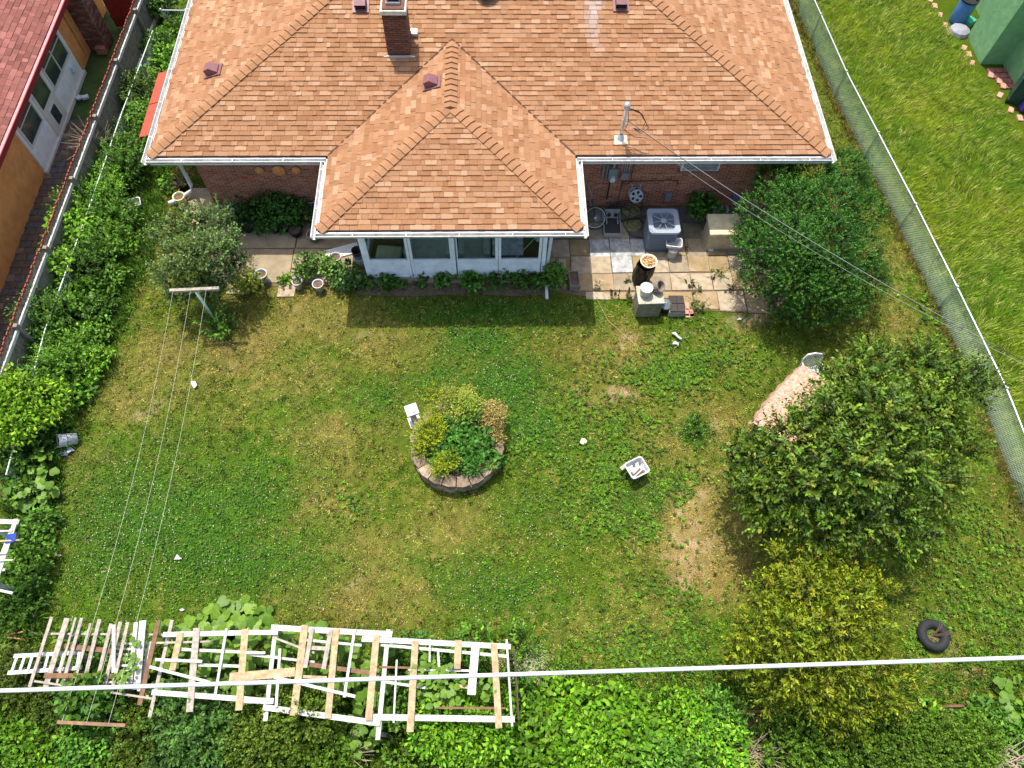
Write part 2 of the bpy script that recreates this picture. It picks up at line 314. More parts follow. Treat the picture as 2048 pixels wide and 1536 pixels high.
def yc(x, y):
    c, dry, clo, wee, ba = lawn_col(x, y, True); n = len(x)
    c = c*(1+rng.normal(0, .45, (n, 1))); straw = rng.random(n) < .10+.35*dry; c[straw] = c[straw]*.4+np.array((.30, .24, .09))*.6*(.7+.6*rng.random((straw.sum(), 1)))
    L_ = .75+.5*wee-.25*dry; L_ = np.where(rng.random(n) < ba*.9, .05, L_)
    return np.clip(c*1.12, .01, .8), L_
gr = blades('grass', 520000, -10.4, 14, -15.5, 10.4, .105, .021, yc, .85, yard_keep); tag(gr, 'short mown grass blades of the back lawn', 'grass', kind='stuff')
def nc(x, y):
    n = len(x); c = nb_col(x, y)*(1+rng.normal(0, .36, (n, 1))); s = rng.random(n) < .12; c[s] = np.array((.33, .33, .08))*(.7+.6*rng.random((s.sum(), 1)))
    return np.clip(c*1.15, .01, .8), np.ones(n)
def nk(x, y): return (x > fx(y)+.03) & (x < 17.0 + np.clip((10.5-y)*.16, 0, 1.6)-.12)
nd = lambda x, y: .6+.9*np.sin(fbm(x, y, .9, 44)*9)+rng.normal(0, .5, len(x))
tag(blades('long_grass', 250000, 12, 18.8, -9, 11, .24, .022, nc, .93, nk, nd, 5, .05), 'long combed grass on the lawn beside the green building', 'grass', kind='stuff')
# broad-leaved lawn weeds and clover leaflets, white clover heads
def leaflets(name, n, prob, L_, col, label, z0=.03, keep=yard_keep):
    x = rng.uniform(-10.3, 14, n); y = rng.uniform(-15.5, 1, n); k = keep(x, y) & (rng.random(n) < prob(x, y)); x, y = x[k], y[k]; n = len(x)
    a = rng.uniform(0, 2*PI, n); ax = np.stack([np.cos(a), np.sin(a), rng.uniform(-.1, .5, n)], 1); nr = norm(np.stack([rng.normal(0, .35, n), rng.normal(0, .35, n), np.ones(n)], 1))
    V, F, C = leaf_arrays(np.stack([x, y, z0+.03*rng.random(n)], 1), ax, nr, L_*(.6+.8*rng.random(n)), L_*.62*(.6+.8*rng.random(n)), palette(col, n, .3))
    return tag(np_mesh(name, V, F, C, LEAF), label, 'ground cover', kind='stuff')
leaflets('clover', 330000, lambda x, y: np.clip(field(x, y, CLOV)*.75*(.4+fbm(x, y, 2, 8)), .03, 1), .04, [(.042, .115, .012), (.034, .09, .010), (.07, .15, .02)], 'dark green clover patches low in the lawn')
n_ = 170000; xx = rng.uniform(-10.3, 14, n_); yy = rng.uniform(-15.5, 1, n_); kk = yard_keep(xx, yy) & (rng.random(n_) < np.clip(field(xx, yy, WEED)*1.3*np.clip(fbm(xx, yy, 2.2, 18)*3.2-1.0, 0, 1), .003, 1)); xx, yy = xx[kk], yy[kk]; m_ = len(xx); K = 7
tone = palette([(.065, .135, .008), (.050, .115, .006), (.085, .16, .012)], m_, .35); ang = np.repeat(rng.uniform(0, 6.28, m_), K)+np.tile(np.arange(K)*2*PI/K, m_)+rng.normal(0, .25, m_*K); n_ = m_*K
V, F, C = leaf_arrays(np.stack([np.repeat(xx, K), np.repeat(yy, K), .03+.03*rng.random(n_)], 1), np.stack([np.cos(ang), np.sin(ang), rng.uniform(.1, .9, n_)], 1), norm(np.stack([rng.normal(0, .3, n_), rng.normal(0, .3, n_), np.ones(n_)], 1)), .058*(.6+.7*rng.random(n_)), .03*(.7+.6*rng.random(n_)), np.clip(np.repeat(tone, K, 0)*(1+rng.normal(0, .2, (n_, 1))), .004, .8), .2)
tag(np_mesh('lawn_weeds', V, F, C, LEAF), 'bright broad-leaved weeds among the lawn grass', 'ground cover', kind='stuff')
n_ = 5200; xx = rng.uniform(-10, 13, n_); yy = rng.uniform(-14, 0, n_); kk = yard_keep(xx, yy) & (rng.random(n_) < .12+field(xx, yy, CLOV)); xx, yy = xx[kk], yy[kk]; n_ = len(xx)
V, F, C = leaf_arrays(np.stack([xx, yy, .055+.02*rng.random(n_)], 1), np.stack([np.cos(xx*99), np.sin(xx*99), 0*xx], 1), np.tile((0, 0, 1.), (n_, 1)), .022, .022, np.tile((.62, .64, .52), (n_, 1)))
tag(np_mesh('clover_heads', V, F, C, LEAF), 'tiny white clover heads dotted through the lawn', 'flowers', kind='stuff')
# dry stalks along the foot of the right fence, fallen straw at the bottom
def fk(x, y): return np.abs(x-fx(y)+.06) < .13
tag(blades('fence_weeds', 60000, 11.8, 14, -9, 10.6, .2, .016, lambda x, y: (palette([(.10, .075, .03), (.05, .075, .012), (.20, .15, .06)], len(x), .35), np.ones(len(x))), .75, lambda x, y: fk(x, y)), 'dry uncut weeds along the foot of the chain link fence', 'weeds', kind='stuff')

# ------------------------------------------------------------------ paving
CONC = mat('old_concrete', S('#97896f'), rough=.9, noise=1, col2=S('#80725c'), scale=2.6, bump=.35, bscale=40)
CONCS = [mat('flag_tan', S('#a08b6e'), rough=.9, noise=1, col2=S('#83704f'), scale=3.2, bump=.4, bscale=45), mat('flag_grey', S('#978a74'), rough=.9, noise=1, col2=S('#7b6e58'), scale=3.8, bump=.4, bscale=45), mat('flag_pale', S('#ab9c85'), rough=.9, noise=1, col2=S('#8d7c63'), scale=6, bump=.4, bscale=50), mat('flag_brown', S('#98835f'), rough=.9, noise=1, col2=S('#7d6c4c'), scale=2.6, bump=.4, bscale=45)]
PAINTED = mat('flag_whitewash', S('#b4b6b4'), rough=.85, noise=1, col2=S('#76766e'), scale=5, bump=.3, bscale=50, detail=8)
MOSSY_SHADED = [mat('flag_mossy_shaded', S('#77705f'), rough=.9, noise=1, col2=S('#5c5b40'), scale=5, bump=.4, bscale=45), mat('flag_shaded_grey', S('#6f6b64'), rough=.9, noise=1, col2=S('#56524a'), scale=4, bump=.4, bscale=45)]  # eave shade painted into the flag colour, along with some real moss
EARTH = mat('bare_soil', (.16, .11, .07), rough=1, noise=1, col2=(.09, .06, .04), scale=9, bump=.9, bscale=35)
GREYBOX = mat('grey_steel_box', S('#7d868a'), rough=.5, noise=.2, scale=6)
def slab(parent, x0, x1, y0, y1, zt, m, g=.012, rot=0):
    b = MB(); j = lambda: rnd.uniform(-.012, .012)
    poly = [(x0+g+j(), y0+g+j()), (x1-g+j(), y0+g+j()), (x1-g+j(), y1-g+j()), (x0+g+j(), y1-g+j())]
    zz = zt+rnd.uniform(-.006, .008); tx, ty = rnd.uniform(-.008, .008), rnd.uniform(-.008, .008); n = 4
    b.prism(poly, -.05, zz); b.v = [(x, y, z+((x-x0)*tx+(y-y0)*ty if z > 0 else 0)) for x, y, z in b.v]
    return b.build('slab', m, parent)
pat = MB(); pat.prism([(2.62, .76), (2.62, -2.3), (3.6, -2.5), (5.3, -2.62), (5.5, -2.9), (8.8, -3.12), (9.3, -2.6), (9.3, .76)], -.05, .01); pt = struct(one('patio', pat, EARTH, 'weathered stone flag patio beside the glazed porch', 'patio'))
XS = [2.62, 3.25, 3.83, 4.42, 5.02, 5.45, 6.05, 6.62, 7.22, 7.80, 8.40, 9.0]
YS = [.72, .12, -.5, -1.12, -1.72, -2.32]
for i in range(len(XS)-1):
    for j in range(len(YS)-1):
        if i == 0 and j > 3: continue
        x0, x1, y1, y0 = XS[i], XS[i+1], YS[j], YS[j+1]
        m = CONCS[(i*3+j*5+(i*j) % 3) % 4]
        if 2 <= i <= 4 and j in (2,): m = PAINTED
        if i in (2, 3) and j == 3: m = CONCS[2]
        if i == 3 and j == 3: m = PAINTED
        if j == 0 or (j == 1 and i not in (2, 3)): m = MOSSY_SHADED[(i+j) % 2]  # wall-side rows get the flags darkened for the eave shadow
        off = rnd.uniform(-.03, .03)
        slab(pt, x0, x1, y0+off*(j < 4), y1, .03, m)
for (x0, x1, y0, y1, k) in ((3.6, 4.3, -2.62, -2.35, 2), (4.35, 4.8, -2.6, -2.35, 0), (4.85, 5.3, -2.62, -2.35, 2), (5.4, 6.6, -2.9, -2.36, 3), (6.62, 7.3, -2.95, -2.36, 0), (7.3, 8.05, -3.02, -2.36, 2), (8.07, 8.8, -3.1, -2.36, 0)): slab(pt, x0, x1, y0, y1, .026, CONCS[k])
wk = MB(); wk.box((-4.6, -.62, -.03), (4.7, 2.9, .05)); wkp = struct(one('walkway', wk, EARTH, 'concrete walkway along the brick wall left of the porch', 'path'))
for (x0, x1, y0, y1) in ((-6.9, -4.62, -.78, .74), (-4.62, -2.3, -.78, .74), (-6.9, -4.66, -1.98, -.78), (-4.66, -2.55, -1.98, -.78)): slab(wkp, x0, x1, y0, y1, .035, CONC)
for (x0, x1, y0, y1) in ((-6.35, -5.7, -2.35, -1.98), (-4.95, -4.45, -2.45, -2.0), (-8.05, -7.15, .5, 1.5), (-7.75, -7.0, -.4, .5)): slab(wkp, x0, x1, y0, y1, .03, CONCS[2])
bd = MB(); bd.prism([(-2.75, -2.38), (-1.2, -2.46), (.4, -2.36), (1.6, -2.48), (2.6, -2.4), (2.6, -1.9), (-2.7, -1.9)], -.02, .022); struct(one('flower_bed', bd, EARTH, 'dark soil strip in front of the porch', 'soil'))
bd = MB(); bd.prism([(6.12, -13.13, 0.00)[:2], (11.12, -13.10, 0.00)[:2], (10.97, -14.24, 0.00)[:2], (5.90, -14.14, 0.00)[:2]], -.02, .022); struct(one('soil_bed', bd, EARTH, 'bare soil bed along the bottom hedge', 'soil'))
# neighbour's paver path on the left, each paver a piece
PAV = [mat('paver_brown', S('#6b584a'), rough=.9, noise=.5, scale=9), mat('paver_grey', S('#625b58'), rough=.9, noise=.5, scale=9), mat('paver_tan', S('#86705a'), rough=.9, noise=.5, scale=9)]
pp_ = MB(); pp_.box((-11.7, -1.6, -.02), (1.7, 12.0, .06)); pv = struct(one('paver_path', pp_, mat('joint_sand', (.10, .085, .07), rough=1), 'brown paver path between the orange house and the board fence', 'path'))
pm = []
for m in PAV:
    b = MB(); b.box((0, 0, 0), (.285, .225, .05), taper=.97); pm.append(b.mesh('paver', m))
for i in range(50):
    for j in range(6):
        y = -7.4+i*.235; x = -12.42+j*.295+(.14 if i % 2 else 0)
        if y > 4.3 or x > -10.85: continue
        link('paver', pm[rnd.choice((0, 0, 1, 1, 2))], pv, (x, y, .02+rnd.uniform(-.004, .004)), (rnd.uniform(-.01, .01), rnd.uniform(-.01, .01), rnd.uniform(-.01, .01)))

# ------------------------------------------------------------------ right chain link fence
GALV = mat('galvanised', S('#c4c9cb'), rough=.38, metal=.6, noise=.25, scale=14, spec=.5)
WIRE = mat('fence_wire', S('#c2d0c0'), rough=.5, metal=.3, spec=.4)
t = thing('chain_link_fence', (13.2, -.5, 0), 'galvanised chain link fence dividing the yard from the bright lawn', 'fence')
ys = np.arange(-8.9, 10.8, .5); rp = [(float(fx(y))-13.2, y+.5, 1.0) for y in ys]
b = MB(); b.tube(rp, .021, 8); b.build('top_rail', GALV, t, smooth=True)
for y in (-8.6, -6.0, -2.96, -.1, 2.7, 5.4, 8.2):
    b = MB(); x = float(fx(y))-13.2; b.tube([(x, y+.5, -.1), (x, y+.5, 1.02)], .027, 8); b.lathe([(.03, 1.0), (.036, 1.02), (.02, 1.06), (.001, 1.07)], (x, y+.5, 0), 8); b.build('post', GALV, t)
b = MB(); yy = -8.9; pit = .07
while yy < 10.7:
    for s in (-1, 1):
        ya = yy; yb = yy + s*.98
        if -8.9 <= yb <= 10.7: b.tube([(float(fx(ya))-13.2+.02, ya+.5, .02), (float(fx((ya+yb)/2))-13.2+.02+.003*s, (ya+yb)/2+.5, .51), (float(fx(yb))-13.2+.02, yb+.5, 1.02)],  .0042, 3, False)
    yy += pit
wm = b.build('wire_mesh', WIRE, t); wm['kind'] = 'stuff'

# ------------------------------------------------------------------ left board fence
GREYW = mat('grey_board', S('#8d8475'), rough=.9, noise=1, col2=S('#6a6257'), scale=7, bump=.4, bscale=20)
REDP = mat('red_fence_paint', S('#8f4a36'), rough=.8, noise=.4, scale=10)
WHRAIL = mat('bleached_rail', S('#c9c5bb'), rough=.8, noise=.5, scale=9, bump=.3)
lx = lambda y: -10.52 - (8-y)*.022
t = thing('board_fence', (-10.6, 0, 0), 'weathered grey board fence with red painted top edge on the left', 'fence')
b = MB(); b.prism([(-.012, -.066), (.012, -.066), (.012, .066), (-.012, .066)], 0, 1.42); b.m = 1; b.prism([(-.014, -.05), (.0125, -.05), (.0125, .05), (-.014, .05)], 1.42, 1.5)
bmz = b.mesh('board', [GREYW, REDP]); y = -6.6
while y < 10.2:
    link('board', bmz, t, (lx(y)+10.6, y, rnd.uniform(-.02, .02)), (0, rnd.uniform(-.01, .01), rnd.uniform(-.03, .03))); y += .142
for z in (.35, 1.26):
    y = -6.6
    while y < 10:
        b = MB(); b.bar((lx(y)+10.6+.05, y, z), (lx(y+2.38)+10.6+.05, y+2.38, z+rnd.uniform(-.01, .01)), .05, .10); b.build('rail', WHRAIL, t); y += 2.4
for y in np.arange(-6.6, 10.2, 2.4):
    b = MB(); b.box((lx(y)+10.6+.075, y, .72), (.1, .1, 1.44)); b.build('post', GREYW, t)
# overgrown low chain link fence inside it
t = thing('old_wire_fence', (-9.9, 0, 0), 'old low wire fence rail overgrown by weeds at left', 'fence')
pts = [(-10.06, 7.52, 0.85), (-10.21, 3.56, 0.85), (-10.26, 0.32, 0.85), (-10.37, -3.98, 0.85), (-10.21, -7.86, 0.80)]
b = MB(); b.tube([sub(p, (-9.9, 0, 0)) for p in pts], .016, 6); b.build('top_rail', WIRE, t)
for p in ((-10.10, 3.40, 1.00), (-10.15, 0.18, 1.00), (-10.23, -2.30, 1.00), (-10.23, -5.50, 1.00), (-9.96, 7.32, 1.00), (-9.98, 5.70, 1.00)):
    b = MB(); q = sub(p, (-9.9, 0, 0)); b.tube([(q[0], q[1], -.05), q], .024, 6); b.build('post', GALV, t)
b = MB()
for k in range(len(pts)-1):
    A, B = Vector(pts[k])-Vector((-9.9, 0, 0)), Vector(pts[k+1])-Vector((-9.9, 0, 0)); n = int((B-A).length/.12)
    for i in range(n):
        for s in (-1, 1):
            u = A.lerp(B, i/n); v = A.lerp(B, min(1, max(0, (i+s*7)/n))); b.tube([(u.x, u.y, .02), (v.x, v.y, v.z)], .003, 3, False)
wm = b.build('wire_mesh', WIRE, t); wm['kind'] = 'stuff'
# short gate rail between the house and the fence at the top
t = thing('side_gate', (-10.54, 9.74, 0.00), 'small chain link gate between house corner and board fence', 'gate')
a, c = (-9.90, 8.37, 1.00), (-9.07, 8.35, 1.00); o_ = (-10.54, 9.74, 0.00); a, c = sub(a, o_), sub(c, o_)
b = MB(); b.tube([a, c], .02, 6); b.tube([(a[0], a[1], .15), (c[0], c[1], .15)], .02, 6); b.build('gate_rail', GALV, t)
for q in (a, c): b = MB(); b.tube([(q[0], q[1], -.05), (q[0], q[1], 1.05)], .03, 6); b.build('post', GALV, t)
b = MB()
for i in range(12):
    for s in (-1, 1): x = a[0]+(c[0]-a[0])*i/12; b.tube([(x, a[1], .15), (max(a[0], min(c[0], x+s*.6)), a[1], 1.0)], .0035, 3, False)
b.build('wire_mesh', WIRE, t)['kind'] = 'stuff'
# ------------------------------------------------------------------ the brick house
ZE, PT = 2.724, 0.3085            # eave height, roof pitch (rise per metre)
XL, XR, DEP = -7.86, 9.98, 11.6   # eave corners, house depth
WP, DP = 6.548, 2.454             # porch eave width, porch eave projection
OH = .747
SL = math.sqrt(1+PT*PT)
house = thing('brick_house', (0, 0, 0), 'low brick house with orange shingle hip roof and glazed back porch', 'house')
MORTAR = mat('mortar', S('#b8967c'), rough=.95, noise=.3, scale=6)
BRICK = mat('red_brick', S('#8a5240'), rough=.9, attr=True, noise=.35, scale=25, bump=.3)
WHITE = mat('white_trim', S('#dcdedf'), rough=.45, noise=.25, scale=5, spec=.4)
OLDWHITE = mat('aged_white_gutter', S('#c9c7c2'), rough=.5, noise=.5, scale=7, detail=8, spec=.4)
SHING = mat('shingle', (.4, .2, .1), rough=.95, attr=True, noise=.42, scale=60, bump=.5, bscale=160, spec=.15)
DECK = mat('roof_deck', S('#7a4a30'), rough=.95)
DARK = mat('dark_void', (.012, .012, .012), rough=.9)
# walls: mortar body with brick courses standing proud
def brickwall(parent, x0, x1, y, z0, z1, face, name='wall', axis='x'):
    b = MB()
    if axis == 'x': b.box(((x0+x1)/2, y+.1, (z0+z1)/2), (x1-x0, .2, z1-z0))
    else: b.box((y-.1*face, (x0+x1)/2, (z0+z1)/2), (.2, x1-x0, z1-z0))
    w_ = b.build(name, MORTAR, parent); k = MB(); z = z0+.01; i = 0
    while z < z1-.03:
        u = x0 - (.1 if i % 2 else 0)
        while u < x1:
            a, c = max(u, x0)+.005, min(u+.203, x1)-.005
            if c-a > .02:
                s = rnd.uniform(.72, 1.22); base = rnd.choice([(.40, .145, .085), (.36, .125, .075), (.44, .165, .10), (.32, .11, .07)]); k.col = tuple(q*s for q in base)
                pr = .003+rnd.uniform(-.0015, .0015)
                if axis == 'x': k.box(((a+c)/2, y+.02-pr, z+.0285), (c-a, .04, .054))
                else: k.box((y-(.02-pr)*face, (a+c)/2, z+.0285), (.04, c-a, .054))
            u += .2135
        z += .0665; i += 1
    o = k.build('brickwork', BRICK, w_); o['kind'] = 'stuff'; return w_
brickwall(house, XL+OH, -2.46, OH, 0, ZE-.2, 1); brickwall(house, 2.46, XR-OH, OH, 0, ZE-.2, 1)
brickwall(house, OH+.2, 10.6, XL+OH, 0, ZE-.2, -1, axis='y')
b = MB(); b.box((XR-OH-.1, 5.8, 1.25), (.2, 9.6, 2.5)); b.box((1, 10.8, 1.25), (16, .2, 2.5)); b.build('far_wall', MORTAR, house)
b = MB(); b.box((1.06, 5.7, ZE-.14), (XR-XL-.1, DEP-.1, .05)); b.box((0, -1.0, ZE-.14), (WP-.1, DP+.3, .05)); b.build('soffit', WHITE, house)
b = MB(); k = rnd.random(); b.box((-5.92, OH-.008, 1.27), (.19, .02, .052)); b.build('painted_brick', mat('red_paint_mark', S('#c24a2c'), rough=.8, noise=.5, scale=20), house)['label'] = 'single bright red painted brick'
# roof facets: (origin, along, upslope, polygon in (u, v))
roof = MB(); RD = DEP/2
zr = ZE+PT*RD
roof.add([(XL+.08, .08, ZE), (XR-.08, .08, ZE), (XR-RD, RD, zr-.02), (XL+RD, RD, zr-.02), (XL+.08, DEP, ZE), (XR-.08, DEP, ZE)], [(0, 1, 2, 3), (0, 3, 4), (1, 5, 2), (4, 3, 2, 5)])
hw = WP/2; zp = ZE+PT*hw
roof.add([(-hw+.08, -DP+.08, ZE), (hw-.08, -DP+.08, ZE), (0, -DP+hw, zp-.02), (0, hw+.3, zp-.02), (-hw+.08, .2, ZE), (hw-.08, .2, ZE)], [(0, 1, 2), (0, 2, 3, 4), (1, 5, 3, 2)])
roof = roof.build('roof', DECK, house)
def clip(poly, clipper):
    for i in range(len(clipper)):
        a, b = clipper[i], clipper[(i+1) % len(clipper)]; out = []
        side = lambda p: (b[0]-a[0])*(p[1]-a[1])-(b[1]-a[1])*(p[0]-a[0])
        for j in range(len(poly)):
            p, q = poly[j], poly[(j+1) % len(poly)]; sp, sq = side(p), side(q)
            if sp >= 0: out.append(p)
            if (sp >= 0) != (sq >= 0): t_ = sp/(sp-sq); out.append((p[0]+(q[0]-p[0])*t_, p[1]+(q[1]-p[1])*t_))
        poly = out
        if len(poly) < 3: return []
    return poly
SHC = [(.335, .173, .088), (.305, .152, .073), (.365, .20, .108), (.28, .134, .062), (.325, .166, .083), (.40, .236, .138), (.315, .158, .079)]
NSH = [0]
def shingles(O, e, s, poly, key, indiv=0, stain=None):
    O, e, s = Vector(O), Vector(e).normalized(), Vector(s).normalized(); nrm = e.cross(s)
    if nrm.z < 0: nrm = -nrm
    vmax = max(p[1] for p in poly); allb = MB(); row = 0; ex = .142; r = random.Random(key)
    area = sum(poly[i][0]*poly[(i+1) % len(poly)][1]-poly[(i+1) % len(poly)][0]*poly[i][1] for i in range(len(poly)))
    pc = poly if area > 0 else poly[::-1]
    while row*ex < vmax:
        v0 = row*ex; u = min(p[0] for p in poly)-r.random()*.3; umax = max(p[0] for p in poly); rowtone = r.uniform(.94, 1.05)
        while u < umax:
            wd = r.choice((.11, .15, .17, .2, .24, .3, .34)); hi = r.random() < .52; th = .028 if hi else .014
            pg = clip([(u+.0025, v0+r.uniform(-.006, .006)), (u+wd-.0025, v0+r.uniform(-.006, .006)), (u+wd-.0025, v0+ex+.03), (u+.0025, v0+ex+.03)], pc)
            if len(pg) >= 3:
                cu = sum(p[0] for p in pg)/len(pg); base = r.choice(SHC if hi else SHC[:5]); tn = rowtone*r.uniform(.92, 1.08)
                W0 = O+e*cu+s*v0
                if stain:
                    k = max(0, 1-abs(W0.x-stain[0]-.1*math.sin(W0.y*3))/stain[1])*max(0, min(1, (W0.y-stain[2])/1.4)); base = tuple(c*(1-.5*k)+.5*.5*k for c in base)
                col = tuple(min(.8, c*tn) for c in base); top, bot = [], []
                for (pu, pv) in pg:
                    h = th*(1-(pv-v0)/(ex+.03))+.004; q = O+e*pu+s*pv; top.append(q+nrm*(h+.004)); bot.append(q-nrm*.004)
                n = len(pg); B = MB() if NSH[0] < indiv else allb; B.col = col
                c0 = (sum(top, Vector())/n) if NSH[0] < indiv else Vector()
                B.add([p-c0 for p in top]+[p-c0 for p in bot], [tuple(range(n))]+[(i, n+i, n+(i+1) % n, (i+1) % n) for i in range(n)])
                if B is not allb: B.build('shingle', SHING, roof, loc=c0); NSH[0] += 1
            u += wd
        row += 1
    if allb.v: o = allb.build('shingle_field', SHING, roof); o['kind'] = 'stuff'
sy, sz = 1/SL, PT/SL
E0 = .07
vm = (RD-E0)*SL
shingles((XL+E0, E0, ZE+PT*E0), (1, 0, 0), (0, sy, sz), [(0, 0), (XR-XL-2*E0, 0), (XR-XL-2*E0-(RD-E0), vm), (RD-E0, vm)], 3, stain=(3.88, .28, 2.6))
shingles((XL+E0, DEP-E0, ZE+PT*E0), (0, -1, 0), (sy, 0, sz), [(0, 0), (DEP-2*E0, 0), ((DEP-2*E0)/2, vm)], 4)
shingles((XR-E0, E0, ZE+PT*E0), (0, 1, 0), (-sy, 0, sz), [(0, 0), (DEP-2*E0, 0), ((DEP-2*E0)/2, vm)], 5)
vp = (hw-E0)*SL
shingles((-hw+E0, -DP+E0, ZE+PT*E0), (1, 0, 0), (0, sy, sz), [(0, 0), (WP-2*E0, 0), (hw-E0, vp)], 6, indiv=300)
LP = DP+hw
shingles((-hw+E0, LP-.1, ZE+PT*E0), (0, -1, 0), (sy, 0, sz), [(hw-.05, 0), (LP-.1+DP-E0, 0), (LP-.1+DP-hw, vp), (0, vp)], 7)
shingles((hw-E0, -DP+E0, ZE+PT*E0), (0, 1, 0), (-sy, 0, sz), [(0, 0), (LP-.1+DP-hw, 0), (LP-.1+DP-E0, vp), (hw-E0, vp)], 8)
# bent cap shingles on hips and ridges; pieces of one line share their mesh
def caps(a, b, nA, nB, ex=.205, half=.155):
    a, b = Vector(a), Vector(b); d = (b-a).normalized(); nA, nB = Vector(nA).normalized(), Vector(nB).normalized()
    dA = d.cross(nA).normalized(); dB = d.cross(nB).normalized()
    if dA.z > 0: dA = -dA
    if dB.z > 0: dB = -dB
    if dA.dot(dB) > .7: dB = -dB
    tones = []
    for tn in (1, .93, 1.06):
        B = MB(); B.col = tuple(c*tn for c in (.33, .168, .084)); L0 = ex+.05; vs = []
        for (t0, h) in ((0, .055), (L0, .014)):
            vs += [d*t0+dA*half+nA*(h+.004), d*t0+(nA+nB).normalized()*(h+.012), d*t0+dB*half+nB*(h+.004)]
            vs += [d*t0+dA*half-nA*.01, d*t0-(nA+nB)*.01, d*t0+dB*half-nB*.01]
        B.add(vs, [(0, 1, 7, 6), (1, 2, 8, 7), (0, 3, 4, 1), (1, 4, 5, 2), (0, 6, 9, 3), (2, 5, 11, 8)]); tones.append(B.mesh('ridge_shingle', SHING))
    n = int((b-a).length/ex)
    for i in range(n): link('ridge_shingle', rnd.choice(tones), roof, a+d*(i*ex)+Vector((rnd.uniform(-.004, .004), rnd.uniform(-.004, .004), 0)))
nb_, nl_, nr_ = (0, -sz, sy), (-sz, 0, sy), (sz, 0, sy)
caps((XL+E0, E0, ZE+PT*E0+.01), (XL+RD, RD, zr), nb_, nl_); caps((XR-E0, E0, ZE+PT*E0+.01), (XR-RD, RD, zr), nb_, nr_)
caps((-hw+E0, -DP+E0, ZE+PT*E0+.01), (0, -DP+hw, zp), nb_, nl_); caps((hw-E0, -DP+E0, ZE+PT*E0+.01), (0, -DP+hw, zp), nb_, nr_)
caps((0, -DP+hw-.12, zp), (0, hw+.02, zp), nl_, nr_)
caps((XL+RD, RD, zr), (XR-RD, RD, zr), nb_, (0, sz, sy))
# valleys: dark strip painting in crease shadow and valley metal where the roofs meet
for s_ in (-1, 1):
    b = MB(); a_, c_ = Vector((s_*(hw-E0), E0, ZE+PT*E0+.022)), Vector((0, hw, zp+.03)); b.bar(a_, c_, .045, .012); b.build('valley_shade_strip', mat('valley_metal_shade', S('#4a2f22'), rough=.8), roof)
# gutters: open trough section run along each eave
def gutter(a, b, out, name='gutter'):
    a, b, out = Vector(a), Vector(b), Vector(out); d = (b-a).normalized(); B = MB(); prof = [(-.005, 0), (-.005, -.11), (.075, -.11), (.115, -.01), (.115, 0), (.095, 0), (.095, -.012), (.062, -.095), (.01, -.095), (.01, 0)]
    n = len(prof); vs = [p+out*x+Vector((0, 0, z)) for p in (a, b) for x, z in prof]
    B.add(vs, [(i, (i+1) % n, n+(i+1) % n, n+i) for i in range(n)]+[tuple(range(n)), tuple(range(2*n-1, n-1, -1))])
    L0 = (b-a).length; k = .9
    while k < L0: B.bar(a+d*k+Vector((0, 0, -.004)), a+d*k+out*.1+Vector((0, 0, -.004)), .02, .006); k += 1.3
    B.build(name, OLDWHITE, house)
ZG = ZE+.005
gutter((XL, -.0, ZG), (-hw-.01, 0, ZG), (0, -1, 0)); gutter((hw+.01, 0, ZG), (XR, 0, ZG), (0, -1, 0))
gutter((XL, -.115, ZG), (XL, DEP, ZG), (-1, 0, 0)); gutter((XR, -.115, ZG), (XR, DEP, ZG), (1, 0, 0))
gutter((-hw, -DP-.115, ZG), (-hw, -.12, ZG), (-1, 0, 0)); gutter((hw, -DP-.115, ZG), (hw, -.12, ZG), (1, 0, 0)); gutter((-hw, -DP, ZG), (hw, -DP, ZG), (0, -1, 0))
# fascia under gutters
b = MB()
for (x0, x1, y) in ((XL+.02, -hw, .03), (hw, XR-.02, .03), (-hw+.02, hw-.02, -DP+.03)): b.box(((x0+x1)/2, y, ZE-.08), (x1-x0, .03, .13))
b.box((-hw+.03, -DP/2, ZE-.08), (.03, DP, .12)); b.box((hw-.03, -DP/2, ZE-.08), (.03, DP, .12)); b.box((XL+.03, 5.7, ZE-.08), (.03, 11.3, .13)); b.box((XR-.03, 5.7, ZE-.08), (.03, 11.3, .13)); b.build('fascia', WHITE, house)
# downspouts
b = MB(); xd, yd, _ = (-7.82, 1.26, 0.30); b.tube([(xd, .0, ZE-.1), (xd, .1, ZE-.22), (xd, yd, ZE-.5), (xd, yd, .42), (xd-.03, yd-.06, .25), (xd-.4, yd-.28, .14), (xd-.68, yd-.42, .12)], .062, 10); b.build('downspout', WHITE, house, smooth=True)
b = MB(); b.bar((2.6, -DP-.05, ZE-.1), (2.6, -1.75, ZE-.3), .07, .06); b.bar((2.6, -1.75, ZE-.3), (2.52, -1.8, .15), .08, .06, (0, 1, 0)); b.bar((2.52, -1.8, .13), (2.52, -2.6, .06), .08, .06); b.build('downspout', WHITE, house)
